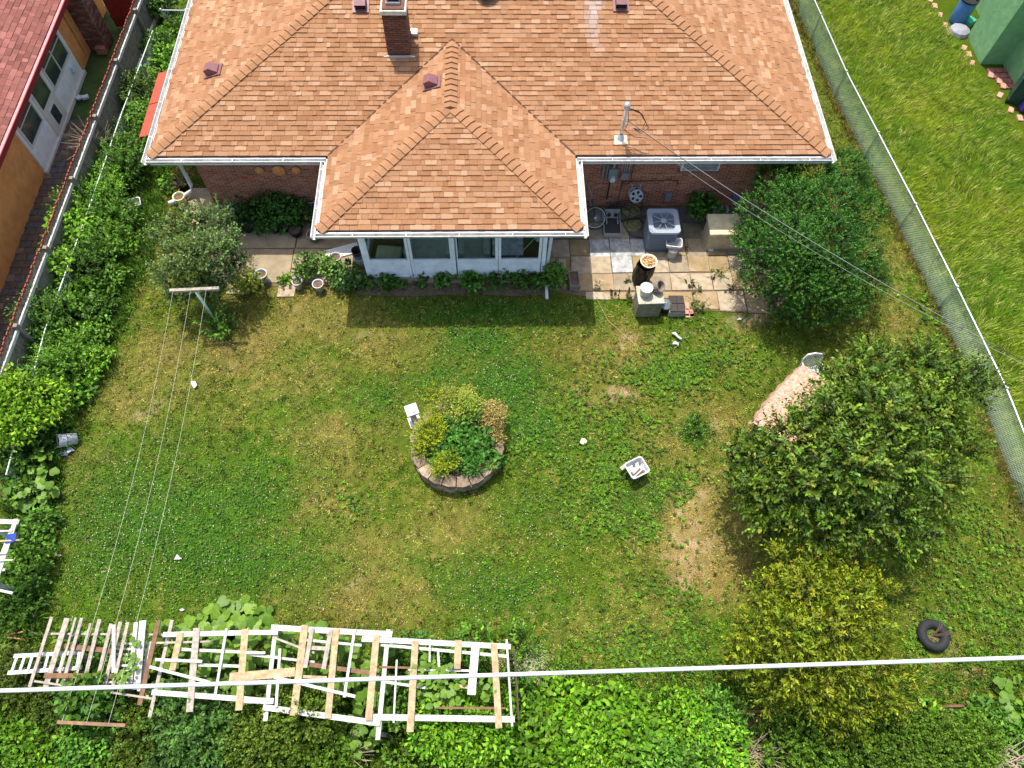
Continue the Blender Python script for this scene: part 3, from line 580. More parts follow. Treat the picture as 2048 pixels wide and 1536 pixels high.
# chimney
CH = dict(x0=-1.72, x1=-1.1, y0=2.80, y1=3.45, z1=4.98)
b = MB(); cx, cy = (CH['x0']+CH['x1'])/2, (CH['y0']+CH['y1'])/2; b.box((cx, cy, 4.1), (.56, .60, 1.7)); chim = b.build('chimney', mat('sooty_mortar', S('#6d4a3c'), rough=.95, noise=.5, scale=8), house)
k = MB(); z = 3.55; i = 0
while z < 4.82:
    for side in range(4):
        L0 = .60 if side % 2 == 0 else .64; u = -L0/2 - (.1 if i % 2 else 0)
        while u < L0/2:
            a, c = max(u, -L0/2), min(u+.2, L0/2)
            if c-a > .03:
                s = rnd.uniform(.65, 1.25)*(.75 if z > 4.62 else 1); k.col = tuple(q*s for q in (.17, .075, .048)); m_ = (a+c)/2
                if side == 0: k.box((cx+m_, cy-.30, z+.029), (c-a-.01, .05, .055))
                if side == 2: k.box((cx+m_, cy+.30, z+.029), (c-a-.01, .05, .055))
                if side == 1: k.box((cx+.28, cy+m_*.92, z+.029), (.05, (c-a-.01)*.92, .055))
                if side == 3: k.box((cx-.28, cy+m_*.92, z+.029), (.05, (c-a-.01)*.92, .055))
            u += .212
    z += .0665; i += 1
k.build('brickwork', BRICK, chim)['kind'] = 'stuff'
b = MB(); b.box((cx, cy, 4.87), (.68, .74, .1), taper=.96); b.build('crown', mat('cap_cement', S('#cfc6b0'), rough=.9, noise=.6, scale=9), chim)
b = MB(); b.box((cx, cy+.04, 4.96), (.36, .4, .1)); b.m = 1; b.box((cx, cy+.05, 5.012), (.26, .28, .006)); b.m = 2; b.box((cx, cy+.08, 5.12), (.34, .36, .03)); 
for (dx, dy) in ((-.15, -.1), (.15, -.1), (-.15, .22), (.15, .22)): b.box((cx+dx, cy+dy, 5.05), (.02, .02, .12))
b.build('flue', [mat('flue_clay', S('#9c9a92'), rough=.9, noise=.4, scale=9), DARK, mat('flue_cover', (.05, .05, .05), rough=.6)], chim)
b = MB(); b.box((cx, CH['y0']-.035, 3.60), (.64, .02, .09), rx=.12); b.box((cx-.36, CH['y0']-.02, 3.60), (.1, .03, .03)); b.box((cx+.36, CH['y0']-.02, 3.60), (.14, .03, .03)); b.build('flashing', mat('flashing_metal', S('#cfcbc8'), rough=.45, metal=.4), chim)
b = MB(); b.box((cx+.40, cy+.28, 3.86), (.16, .16, .12), rx=.3); b.build('flashing', mat('flashing_metal', (0, 0, 0)), chim)
# roof vents
VENT = mat('brown_vent_metal', S('#7a5050'), rough=.5, noise=.3, scale=8, spec=.4)
def roofvent(x, y, ang, plane):
    z = ZE+PT*plane; v = MB(); w0, d0, h0 = .30, .34, .17
    prof = [(-d0/2, .03), (-d0/2, h0), (0, h0+.03), (d0/2, .05), (d0/2, -.03)]
    vs = [(sx*w0/2, a, c) for sx in (-1, 1) for a, c in prof]; n = 5
    v.add(vs, [tuple(range(n)), tuple(range(2*n-1, n-1, -1))]+[(i, n+i, n+i+1, i+1) for i in range(1, n-1)])
    v.m = 1; v.box((0, -d0/2+.015, h0*.45), (w0-.03, .01, h0*.7)); v.m = 0; v.box((0, 0, .006), (w0+.14, d0+.16, .012))
    o = v.build('roof_vent', [VENT, DARK], house); tl = math.atan(PT); o.matrix_local = Matrix.Translation((x, y, z+.045)) @ Matrix.Rotation(ang, 4, 'Z') @ Matrix.Rotation(tl, 4, 'X')
def side_pt(d_): return d_
roofvent(-2.46, 4.25, 0, 4.25); roofvent(4.58, 4.3, 0, 4.3)
vL = (-6.45, 2.71, 3.55); roofvent(vL[0], vL[1], -PI/2, vL[0]-XL)
vP = (-0.51, 1.74, 3.50); roofvent(vP[0], vP[1], -PI/2, vP[0]+hw)
b = MB(); b.lathe([(.2, 0), (.2, .08), (.30, .14), (.34, .22), (.26, .33), (.1, .38), (.001, .39)], (.93, 4.62, ZE+PT*4.6-.04), 20); b.build('round_vent', mat('black_vent', (.03, .028, .026), rough=.5), house, smooth=True)
# service mast with weatherhead and its drop wires
mx, my = 4.42, .52; mz = ZE+PT*.52
b = MB(); b.tube([(mx, my, mz-.2), (mx, my, mz+1.05)], .033, 10); b.lathe([(.03, 0), (.075, .02), (.085, .1), (.06, .16), (.001, .18)], (mx, my-.03, mz+1.02), 12); b.tube([(mx-.05, my, mz+.62), (mx+.1, my-.03, mz+.62)], .02, 6); b.tube([(mx-.05, my, mz+.45), (mx+.08, my-.03, mz+.45)], .02, 6)
b.lathe([(.045, .16), (.07, .1), (.11, .03), (.12, .0)], (mx, my, mz), 12); b.build('service_mast', GALV, house, smooth=True)
b = MB(); b.box((mx, my-.06, mz+.015), (.34, .26, .015), rx=math.atan(PT)); b.build('mast_flashing', mat('mast_flash', S('#d8c3a8'), rough=.7, noise=.5, scale=12), house)
BLK = mat('black_cable', (.02, .02, .02), rough=.6); CABLE = mat('pale_cable', S('#8f8f8c'), rough=.5)
far = (11.68, -6.99, 4.20); far2 = (11.82, -6.95, 4.00)
b = MB(); st = Vector((mx+.12, my-.05, mz+.62)); en = Vector(far)
def sag(a, c, s, n=14): return [Vector(a).lerp(Vector(c), i/n)-Vector((0, 0, s*4*(i/n)*(1-i/n))) for i in range(n+1)]
b.tube(sag((mx+.1, my-.03, mz+.62), far, .25), .008, 5); b.m = 1; b.tube(sag((mx+.1, my-.03, mz+.64), far, .24), .0045, 5); b.tube(sag((mx+.08, my-.03, mz+.45), far2, .35), .0035, 5); b.m = 0
for k in range(3):
    a = .3+.25*k; b.tube([(mx+.03, my-.06, mz+1.05), (mx+.3+.05*k, my-.1, mz+1.0-.05*k), (mx+.5+.06*k, my-.2, mz+.75-.1*k), (mx+.45, my-.22, mz+.5-.06*k), (mx+.25, my-.1, mz+.45)], .009, 5)
b.tube([(mx+.06, my-.02, mz+.9), (mx+.1, my-.08, mz+.6), (mx+.05, my-.08, mz+.35), (mx+.3, my-.2, mz+.25), (mx+.6, my-.3, mz+.3)], .009, 5)
dw = b.build('drop_wire', [BLK, CABLE], None); tag(dw, 'thin dark electric drop wire running from the roof mast over the yew', 'wire')
# meter, boxes and conduit on the right wall
b = MB(); b.tube([(4.43, OH-.09, ZE-.15), (4.43, OH-.09, 1.68)], .032, 8); b.build('mast_conduit', GALV, house)
t_ = MB(); t_.box((4.42, OH-.09, 1.46), (.24, .14, .46)); t_.box((4.26, OH-.06, 1.5), (.05, .05, .55)); t_.box((4.15, OH-.05, 1.52), (.05, .05, .5)); mb_ = t_.build('meter_box', GREYBOX, house)
b = MB(); b.lathe([(.085, 0), (.085, .09), (.07, .12), (.001, .125)], (4.42, OH-.16, 1.36), 16, rot=Matrix.Rotation(PI/2, 3, 'X')); b.build('meter_dial', mat('meter_glass', S('#cdd4cc'), rough=.2, spec=.6), mb_, smooth=True)
b = MB(); b.box((4.77, OH-.08, 1.4), (.2, .13, .24)); b.build('junction_box', GREYBOX, house)
b = MB()
for dx in (-.09, -.03, .03, .09): b.tube([(4.77+dx, OH-.07, 1.5), (4.77+dx*1.1, OH-.07, 1.82)], .014, 6)
b.build('conduit', GALV, house)
b = MB(); b.tube([(4.40, OH-.05, 1.2), (4.40, OH-.05, .38)], .02, 6); b.tube([(4.77, OH-.05, 1.28), (4.77, OH-.05, .9), (4.74, OH-.05, .4)], .012, 5); b.tube([(5.02, OH-.04, ZE-.2), (4.98, OH-.04, 1.35), (5.02, OH-.06, 1.12), (4.9, OH-.06, 1.0), (4.76, OH-.06, 1.05), (4.84, OH-.06, 1.14), (5.1, OH-.06, 1.12), (6.1, OH-.04, 1.15), (6.35, OH-.04, 1.12), (6.38, OH-.05, .95)], .011, 5); b.build('wall_cable', BLK, house)
b = MB(); b.box((6.19, OH-.09, .5), (.18, .12, .25)); b.build('disconnect_box', GREYBOX, house)
b = MB(); b.box((4.6, OH-.04, .22), (.08, .06, .1)); b.build('outlet_cover', GREYBOX, house)
b = MB(); b.box((8.2, OH-.09, .45), (.2, .14, .24)); b.build('gas_meter_box', mat('blue_grey_box', S('#6b7390'), rough=.6), house)
# hose reel on the wall
HR = mat('grey_plastic', S('#aab0b2'), rough=.5, noise=.2, scale=10)
t = thing('hose_reel', (5.19, OH-.16, .72), 'grey plastic garden hose reel mounted on the brick wall', 'hose reel')
rx_ = Matrix.Rotation(math.radians(62), 3, 'X')
for k, off in enumerate((-.12, .14)):
    b = MB(); c = Vector((0, -.02, 0))+rx_ @ Vector((0, 0, off)); b.lathe([(.05, .015), (.19, .012), (.2, 0), (.19, -.012), (.05, -.015)], c, 24, rot=rx_)
    b.m = 1
    for i in range(5): a = i*2*PI/5; b.lathe([(.001, .018), (.045, .017)], c+rx_ @ Vector((.12*math.cos(a), .12*math.sin(a), 0)), 10, rot=rx_)
    b.build('reel_disc', [HR, DARK], t)
b = MB(); b.lathe([(.07, -.12), (.07, .16), (.045, .18), (.001, .18)], (0, -.02, 0), 14, rot=rx_); b.build('drum', HR, t, smooth=True)
b = MB(); b.tube([(-.12, .2, .25), (-.12, -.05, .02), (.12, -.05, .02), (.12, .2, .25)], .018, 6); b.build('bracket', HR, t)
# window on the right wall
b = MB(); b.box((6.86, OH-.03, 1.76), (1.08, .06, .5)); wn = b.build('window', WHITE, house)
b = MB(); b.box((6.86, OH-.064, 1.76), (.98, .006, .40)); b.build('pane', glassmat('window_pane', (.25, .28, .3), .2), wn)
b = MB(); [b.box((6.86, OH-.075, 1.62+i*.08), (.98, .02, .018)) for i in range(4)]; b.build('louvre', WHITE, wn)
b = MB(); b.box((6.86, OH-.05, 1.50), (1.16, .1, .05)); b.build('sill', mat('brick_sill', S('#8d6a58'), rough=.9, noise=.5, scale=14), wn)
# terracotta discs
TERR = mat('terracotta', (.80, .33, .12), rough=.8, noise=.4, scale=14, bump=.2)
for k, (x, z, r) in enumerate(((-5.41, 1.58, .125), (-4.88, 1.56, .185), (-4.39, 1.58, .125))):
    b = MB(); rr_ = Matrix.Rotation(PI/2, 3, 'X'); b.lathe([(.001, .03), (r*.35, .045), (r*.5, .02), (r*.9, .03), (r, 0), (r*.9, -.01)], (0, 0, 0), 24, rot=rr_)
    one('terracotta_disc', b, TERR, ['small terracotta wall disc left of the large one', 'large terracotta sun disc in the middle on the brick wall', 'small terracotta wall disc nearest the porch'][k], 'wall ornament', 'terracotta discs on the wall', loc=(x, OH-.03, z), smooth=True)
# awning on the left side
b = MB(); b.add([(0, -1.3, 0), (0, 1.3, 0), (-1.52, 1.3, -.45), (-1.52, -1.3, -.45), (0, -1.3, -.02), (0, 1.3, -.02), (-1.52, 1.3, -.452), (-1.52, -1.3, -.452)], [(0, 1, 2, 3), (7, 6, 5, 4), (3, 2, 6, 7), (0, 3, 7, 4), (1, 5, 6, 2)]); b.bar((-.01, 0, .01), (-1.52, 0, -.44), .04, .02); b.box((-1.53, 0, -.53), (.02, 2.6, .14))
b.build('awning', mat('red_awning', S('#a8452f'), rough=.6, noise=.3, scale=5), house, loc=(XL+OH-.18, 3.05, 2.25))['label'] = 'rust red metal awning over the side window'

# ------------------------------------------------------------------ glazed porch
PX, PY = 2.464, -1.823
BLW = mat('porch_bluish_white', S('#f0f2f4'), rough=.5, noise=.25, scale=4, spec=.4)
b = MB(); b.box((0, -.55, .05), (2*PX+.1, 2.62, .12)); b.build('porch_floor', CONC, house)
b = MB(); b.box((0, PY-.12, .06), (5.2, .16, .08)); b.build('porch_ledge', CONC, house)
b = MB(); b.box((0, OH-.02, 1.3), (2*PX, .1, 2.5)); b.build('porch_back_wall', mat('porch_inner_wall', S('#8d8474'), rough=.9), house)
for s in (-1, 1):
    b = MB(); b.box((s*(PX-.04), -.6, .35), (.07, 2.4, .7)); b.box((s*(PX-.04), -.6, 2.35), (.07, 2.4, .35)); 
    for yy in (PY+.06, -.6, .6): b.box((s*(PX-.04), yy, 1.3), (.08, .08, 1.9))
    b.build('porch_side_wall', BLW, house)
    b = MB(); b.box((s*(PX-.04), -.6, 1.45), (.01, 2.3, 1.5)); b.build('porch_side_pane', glassmat('side_glass_%d' % (s+1), (.8, .84, .84), .06), house)
GL = glassmat('porch_glass', (.86, .90, .89), .07)
b = MB()
for x in (-PX+.05, 0, PX-.05): b.box((x, PY, 1.3), (.13 if x == 0 else .11, .1, 2.42))
b.box((0, PY, 2.46), (2*PX, .1, .2)); b.box((0, PY, .13), (2*PX, .1, .06)); b.build('porch_frame', BLW, house)
for i in range(4):
    x0 = -PX+.105 + (i % 2)*1.165 + (2.36+.04 if i >= 2 else 0); x1 = x0+1.15; xm = (x0+x1)/2
    if i >= 2: x0 -= .02; x1 -= .02; xm -= .02
    f = MB(); f.box((x0+.035, PY-.015, 1.25), (.07, .07, 2.2)); f.box((x1-.035, PY-.015, 1.25), (.07, .07, 2.2)); f.box((xm, PY-.015, .83), (1.02, .07, .08)); f.box((xm, PY-.015, 2.3), (1.02, .07, .08)); f.box((xm, PY-.018, 1.95), (1.02, .05, .035)); pn = f.build('storm_panel', BLW, house)
    f = MB(); f.box((xm, PY-.012, .47), (1.02, .03, .64)); f.build('lower_panel', BLW, pn)
    f = MB(); f.box((xm, PY-.01, 1.56), (1.02, .006, 1.40)); f.build('pane', GL, pn)
    if i in (0, 3): f = MB(); f.box((xm, PY-.05, 1.985), (.12, .03, .03)); f.build('latch', WHITE, pn)
# furniture behind the glass
SOFA = mat('sofa_cloth', S('#cfd2c4'), rough=.9, noise=.3, scale=6); SAGE = mat('sage_cloth', S('#c6cba4'), rough=.9, noise=.3, scale=8)
def couch(name, x, y, wd, label, m):
    t = thing(name, (x, y, .11), label, 'sofa'); s_ = MB(); s_.box((0, -.05, .28), (wd, .75, .34)); s_.build('seat', m, t, bevel=.07)
    s_ = MB(); s_.box((0, .36, .55), (wd, .24, .7)); s_.build('backrest', m, t, bevel=.09)
    for sx in (-1, 1): s_ = MB(); s_.box((sx*(wd/2-.1), 0, .42), (.2, .8, .5)); s_.build('armrest', m, t, bevel=.07)
couch('sofa', -.75, -1.15, 1.35, 'pale grey sofa behind the second porch window from the left', SOFA)
couch('sofa', .52, -1.15, .9, 'pale grey armchair behind the third porch window', SOFA)
b = MB(); b.box((0, 0, 0), (.72, .46, .2)); one('cushion', b, SAGE, 'sage green cushion behind the leftmost porch window', 'cushion', loc=(-1.85, -1.35, .5), rz=-.1, bevel=.08, smooth=True)
b = MB(); b.box((0, 0, .2), (.7, .6, .4)); b.build; one('cushion_stand', b, mat('dark_cloth', (.05, .05, .05), rough=.9), 'dark low stand under the sage cushion inside the porch', 'stand', loc=(-1.85, -1.3, .11), bevel=.03)
t = thing('porch_table', (1.45, -1.2, .11), 'table under grey cloth behind the rightmost porch window', 'table'); b = MB(); b.box((0, 0, .62), (.85, .8, .04)); b.build('tabletop', mat('grey_cloth', S('#dddee2'), rough=.9, noise=.6, scale=6), t)
for sx in (-.36, .36):
    for sy_ in (-.34, .34): b = MB(); b.box((sx, sy_, .3), (.05, .05, .6)); b.build('leg', GREYW, t)
t = thing('broom', (2.12, -1.45, .12), 'broom leaning inside the porch by its right corner', 'broom'); b = MB(); b.tube([(-.45, -.25, .62), (.05, .1, 1.0)], .014, 6); b.build('handle', mat('pale_stick', S('#c9c4a8'), rough=.7), t); b = MB(); b.box((.1, .12, 1.04), (.08, .24, .12), rz=.5); b.build('brush_head', WHITE, t)

# ------------------------------------------------------------------ orange neighbour house, left
STUC = mat('orange_stucco', (.85, .33, .095), rough=.95, noise=.3, scale=3, bump=.35, bscale=60)
RSH = mat('red_shingle', (.3, .1, .08), rough=.95, attr=True, noise=.4, scale=50, bump=.4, bscale=120)
MARO = mat('maroon_trim', S('#7a1f28'), rough=.4, spec=.4); PINK = mat('pink_gutter', S('#d78c88'), rough=.5, noise=.3, scale=6)
PANEL = mat('pale_panel', S('#efe9e1'), rough=.7, noise=.2, scale=4); FRAME = mat('taupe_frame', S('#d6ccbc'), rough=.6)
DGL = glassmat('dark_window', (.10, .12, .12), .10)
nh = thing('stucco_house', (-12.5, 2, 0), 'orange stucco house with red shingle roof at upper left', 'house')
b = MB(); b.box((-3.1, -2.0, 1.25), (6.2, 10.5, 2.5)); b.box((-3.1, 5.55, 1.25), (6.2, 4.5, 2.5)); b.build('wall', STUC, nh)
b = MB(); b.add([(.62, -8, 2.55), (.62, 9, 2.55), (-4.5, 9, 4.3), (-4.5, -8, 4.3), (.62, -8, 2.45), (.62, 9, 2.45), (-4.5, 9, 4.2), (-4.5, -8, 4.2)], [(0, 1, 2, 3), (7, 6, 5, 4), (0, 4, 5, 1), (0, 3, 7, 4), (1, 5, 6, 2)]); nrf = b.build('roof', mat('nb_deck', S('#6b3030'), rough=.9), nh)
k = MB(); Ov = Vector((.62, -8, 2.56)); e_ = Vector((0, 1, 0)); s_ = Vector((-5.12, 0, 1.75)).normalized(); nn = s_.cross(e_); nn = nn if nn.z > 0 else -nn
for row in range(26):
    u = 6.5-rnd.random()*.3
    while u < 17:
        wd = rnd.choice((.15, .22, .3)); v0 = row*.15; th = rnd.choice((.02, .012)); tn = rnd.uniform(.8, 1.2); k.col = tuple(c*tn for c in rnd.choice([(.22, .080, .062), (.19, .066, .052), (.26, .10, .08)]))
        q = [Ov+e_*a+s_*v+nn*h for a, v, h in ((u, v0, th), (u+wd-.006, v0, th), (u+wd-.006, v0+.17, .004), (u, v0+.17, .004), (u, v0, 0), (u+wd-.006, v0, 0))]; k.add(q, [(0, 1, 2, 3), (0, 4, 5, 1)]); u += wd
k.build('shingle_field', RSH, nrf)['kind'] = 'stuff'
b = MB(); b.box((.66, .5, 2.48), (.1, 17, .12)); b.build('gutter', PINK, nh); b = MB(); b.box((.725, .5, 2.47), (.03, 17, .16)); b.box((.60, .5, 2.55), (.025, 17, .05)); b.build('gutter_edge', MARO, nh)
# pale panelled bay with windows: world y 2.15 to 6.5 -> local .15 to 4.5
b = MB(); b.box((.03, 2.33, 1.2), (.06, 4.4, 2.4)); bay = b.build('window_bay', PANEL, nh)
b = MB(); b.box((.05, 2.33, .06), (.14, 4.5, .12)); b.build('bay_sill', FRAME, bay)
def win(y0, y1, z0, z1, split=None):
    f = MB(); f.box((.07, (y0+y1)/2, z0-.03), (.06, y1-y0+.12, .06)); f.box((.07, (y0+y1)/2, z1+.03), (.06, y1-y0+.12, .06)); f.box((.07, y0-.03, (z0+z1)/2), (.06, .06, z1-z0)); f.box((.07, y1+.03, (z0+z1)/2), (.06, .06, z1-z0))
    if split: f.box((.07, split, (z0+z1)/2), (.05, .05, z1-z0))
    f.box((.075, (y0+y1)/2, (z0+z1)/2), (.03, y1-y0, .03)); o = f.build('window', FRAME, nh)
    f = MB(); f.box((.066, (y0+y1)/2, (z0+z1)/2), (.012, y1-y0, z1-z0)); f.build('pane', mat('window_dark', S('#39423f'), rough=.12, noise=.6, scale=3, spec=.6), o)
win(.3, 1.35, .95, 2.15); win(2.75, 4.3, .95, 2.15, 3.5)
b = MB(); b.box((.065, 2.05, 1.2), (.05, 1.0, 2.3)); dr = b.build('door', FRAME, nh); b = MB(); b.box((.094, 2.05, 1.6), (.012, .8, 1.1)); b.build('pane', mat('window_dark', (0, 0, 0)), dr); b = MB(); b.box((.096, 2.05, .55), (.012, .5, .6)); b.m = 1; b.box((.10, 2.05, .55), (.012, .4, .5)); b.build('lower_pane', [WHITE, mat('window_dark', (0, 0, 0))], dr)
b = MB(); b.box((.1, 4.05, .6), (.12, .16, .18)); b.build('wall_vent', WHITE, nh)
b = MB(); b.tube([(.05, 5.25, 2.4), (.05, 5.25, .15)], .028, 6); b.build('downpipe', mat('tan_pipe', S('#c9975a'), rough=.6), nh)
b = MB(); b.lathe([(.03, 0), (.08, .1), (.001, .12)], (.1, 4.55, 2.2), 10); b.build('wall_lamp', WHITE, nh)
b = MB(); b.box((.3, 5.98, 2.6), (.6, .65, 5.2)); nch = b.build('chimney', MORTAR, nh); k = MB(); z = .02; i = 0
while z < 4.6:
    for (fx0, fx1, yy, ax) in ((0, .6, 5.65, 0), (5.66, 6.3, .6, 1)):
        u = fx0-(.1 if i % 2 else 0)
        while u < fx1:
            a, c = max(u, fx0)+.005, min(u+.2, fx1)-.005
            if c-a > .03:
                s = rnd.uniform(.7, 1.25); k.col = tuple(q*s for q in rnd.choice([(.20, .085, .055), (.16, .06, .045), (.26, .13, .09)]))
                if ax == 0: k.box(((a+c)/2, yy, z+.028), (c-a, .03, .054))
                else: k.box((yy, (a+c)/2, z+.028), (.03, c-a, .054))
            u += .21
    z += .0665; i += 1
k.build('brickwork', BRICK, nch)['kind'] = 'stuff'
b = MB(); b.box((.42, 5.55, .12), (.3, .2, .24)); one('clay_block', b, mat('clay_block', S('#b0705c'), rough=.9, noise=.4, scale=8), 'square clay block at the foot of the brick chimney', 'block', loc=(-12.5, 2.0, 0))
t = thing('red_gate', (-11.25, 8.9, 0), 'dark red wooden gate beside the brick chimney at top left', 'gate')
RG = mat('dark_red_board', S('#8c2a1c'), rough=.7, noise=.35, scale=7)
for i in range(9): b = MB(); b.box((-.62+i*.155, 0, .95), (.15, .03, 1.9)); b.build('board', RG, t)
for z in (.4, 1.5): b = MB(); b.box((0, -.035, z), (1.4, .04, .1)); b.build('crossbar', RG, t)
b = MB(); b.lathe([(.001, .06), (.06, .06), (.09, .12), (.11, .1), (.08, .03), (.05, 0), (.001, 0)], n=14); b.box((.18, .05, .05), (.2, .14, .08), rz=.4); one('lawn_ornament', b, WHITE, 'small white and dark ornament in the shaded strip beside the orange house', 'ornament', loc=(-12.28, 5.32, 0.00), smooth=False)
# ------------------------------------------------------------------ green neighbour building, right
GST = mat('green_stucco', S('#7fae76'), rough=.95, noise=.3, scale=4, bump=.6, bscale=22)
gh = thing('green_building', (19, 7, 0), 'green stucco building corner at the upper right', 'building')
b = MB(); b.box((2.2, 1.6, 2.4), (5.1, 12, 4.8)); b.build('wall', GST, gh); b = MB(); b.box((-.75, .72, 2.3), (.8, 1.45, 4.6)); b.build('buttress', GST, gh)
b = MB(); b.box((-.36, 4.2, .8), (.04, 1.0, 1.6)); b.build('yellow_door', mat('ochre_panel', S('#b98a3a'), rough=.7, noise=.3, scale=4), gh)
t = thing('blue_barrel', (17.72, 9.23, 0.00), 'blue plastic barrel with black lid by the green wall', 'barrel')
b = MB(); b.lathe([(.001, 0), (.26, 0), (.29, .1), (.29, .8), (.27, .86)], n=20); b.build('drum', mat('blue_plastic', S('#4f7fae'), rough=.5, noise=.3, scale=5), t, smooth=True); b = MB(); b.lathe([(.3, .84), (.31, .9), (.27, .9), (.26, .8), (.001, .78)], n=20); b.build('rim', mat('black_plastic', (.015, .015, .015), rough=.5), t)
b = MB(); b.lathe([(.36, 0), (.37, .06), (.33, .16), (.2, .24), (.001, .26)], n=10); one('domed_lid', b, mat('grey_lid', S('#8d8d95'), rough=.6, noise=.3, scale=5), 'grey domed lid lying beside the blue barrel', 'lid', loc=(17.59, 8.63, 0.00))
b = MB(); b.box((0, 0, .12), (.35, .3, .2)); one('teal_box', b, mat('teal_plastic', S('#3f9a8c'), rough=.5), 'teal box half hidden behind the grey domed lid', 'box', loc=(18.05, 9.07, 0.00), rz=.6)
t = thing('wheelie_bin', (18.48, 5.26, 0.00), 'dark green wheelie bin against the green wall', 'bin', rz=-.5)
DG = mat('bin_green', S('#24493a'), rough=.5, noise=.2, scale=5); b = MB(); b.box((0, 0, .5), (.5, .55, .95), taper=1.12); b.build('body', DG, t, bevel=.02); b = MB(); b.box((0, 0, 1.0), (.6, .68, .05)); b.build('lid', mat('lid_green', S('#5f8a72'), rough=.5), t, bevel=.015)
for sx in (-1, 1): b = MB(); b.lathe([(.001, -.03), (.1, -.03), (.1, .03), (.001, .03)], (sx*.27, -.25, .1), 14, rot=Matrix.Rotation(PI/2, 3, 'Y')); b.build('wheel', BLK, t)
b = MB(); b.box((0, 0, .2), (.4, .3, .3), taper=.8); one('purple_bag', b, mat('purple_plastic', S('#3b2f7a'), rough=.4), 'dark purple bag beside the wheelie bin at the right edge', 'bag', loc=(18.57, 4.75, 0.00), bevel=.06)
PINKP = mat('pink_paver', S('#c98f7c'), rough=.9, noise=.4, scale=8); MAR = mat('maroon_paver', S('#8a5a52'), rough=.9, noise=.4, scale=8)
pk = MB(); pk.box((18.35, 6.3, -.02), (1.0, 1.2, .05)); pkp = struct(one('paver_border', pk, EARTH, 'red and pink paver border along the green building', 'paving'))
for i in range(4):
    for j in range(3): b = MB(); b.box((18.1+j*.27+i*.06, 6.65-i*.26, .03), (.24, .22, .06), rz=rnd.uniform(-.1, .1)); b.build('paver', MAR, pkp)
for k_, (px, py) in enumerate(((17.51, 7.79, 0.00)[:2], (17.58, 7.46, 0.00)[:2], (17.55, 7.02, 0.00)[:2], (18.01, 6.42, 0.00)[:2], (18.21, 6.13, 0.00)[:2], (18.26, 5.89, 0.00)[:2], (18.00, 5.45, 0.00)[:2], (18.13, 4.75, 0.00)[:2], (18.30, 4.38, 0.00)[:2], (17.20, 9.01, 0.00)[:2], (17.18, 9.56, 0.00)[:2], (17.15, 10.06, 0.00)[:2], (17.10, 10.40, 0.00)[:2], (17.18, 8.63, 0.00)[:2])): b = MB(); b.box((px, py, .03), (.26, .16, .07), rz=1.2+rnd.uniform(-.3, .3)); b.build('paver', PINKP, pkp)
# ------------------------------------------------------------------ patio things
ACM = mat('ac_grey', S('#8f9aa4'), rough=.5, noise=.2, scale=6, spec=.4); ACD = mat('ac_louvre', S('#5b656e'), rough=.55)
PLW = mat('white_plastic', S('#c6c6c4'), rough=.45, noise=.35, scale=9, spec=.4); BLP = mat('black_plastic', (.015, .015, .015), rough=.5)
WOODT = mat('tan_board', S('#ad9674'), rough=.85, noise=.6, scale=11, bump=.3); WOODW = mat('whitewashed_board', S('#c4c1b8'), rough=.75, noise=.6, scale=12, bump=.25, detail=8); WOODG = mat('silvered_board', S('#a3998b'), rough=.9, noise=.55, scale=12, bump=.35); WOODB = mat('brown_board', S('#775a42'), rough=.85, noise=.5, scale=11, bump=.3)
def rrect(w_, d_, r, n=5):
    out = []
    for cx_, cy_, a0 in ((w_/2-r, d_/2-r, 0), (-w_/2+r, d_/2-r, PI/2), (-w_/2+r, -d_/2+r, PI), (w_/2-r, -d_/2+r, 1.5*PI)):
        for i in range(n+1): a = a0+PI/2*i/n; out.append((cx_+r*math.cos(a), cy_+r*math.sin(a)))
    return out
t = thing('air_conditioner', ((5.84, -0.56, 0.86)[0], (5.84, -0.56, 0.86)[1], .035), 'grey outdoor air conditioner with round fan grille on the patio', 'air conditioner')
b = MB(); b.prism(rrect(.76, .76, .1), .05, .78); b.build('cabinet', ACD, t)
for i in range(11): b = MB(); b.prism(rrect(.82, .82, .12), .09+i*.064, .115+i*.064); b.build('louvre', mat('ac_fin', S('#7d8790'), rough=.5), t)
b = MB(); b.prism(rrect(.86, .86, .12), .02, .07); b.build('base', ACD, t)
# top panel with round opening
b = MB(); o_ = rrect(.88, .88, .12, 7); n = len(o_); R0 = .375; inn = [(R0*math.cos(math.atan2(y, x)), R0*math.sin(math.atan2(y, x))) for x, y in o_]
vs = [(x, y, .86) for x, y in o_]+[(x, y, .85) for x, y in inn]+[(x, y, .79) for x, y in o_]+[(x*.97, y*.97, .70) for x, y in inn]
fs = []
for i in range(n): j = (i+1) % n; fs += [(i, j, n+j, n+i), (2*n+i, 2*n+j, j, i), (n+i, n+j, 3*n+j, 3*n+i)]
b.add(vs, fs); tp = b.build('top_panel', ACM, t); b = MB(); b.lathe([(.001, 0), (.37, 0)], (0, 0, .66), 24); b.build('well', mat('ac_inside', S('#3c4a55'), rough=.7), t)
b = MB()
for i in range(8): a = i*PI/4+.2; b.tube([(.06*math.cos(a), .06*math.sin(a), .87), (.36*math.cos(a), .36*math.sin(a), .86)], .008, 5)
b.lathe([(.001, .89), (.07, .885), (.09, .86)], (0, 0, 0), 16); b.build('grille', ACM, t)
for i in range(3):
    a = i*2*PI/3+.5; b = MB(); b.add([(.05*math.cos(a), .05*math.sin(a), .72), (.29*math.cos(a-.35), .29*math.sin(a-.35), .70), (.31*math.cos(a), .31*math.sin(a), .73), (.29*math.cos(a+.35), .29*math.sin(a+.35), .77)], [(0, 1, 2, 3)]); b.build('fan_blade', mat('fan_metal', S('#b9c3cc'), rough=.4, metal=.3), t)
gx, gy, _ = (7.70, -0.54, 0.72)
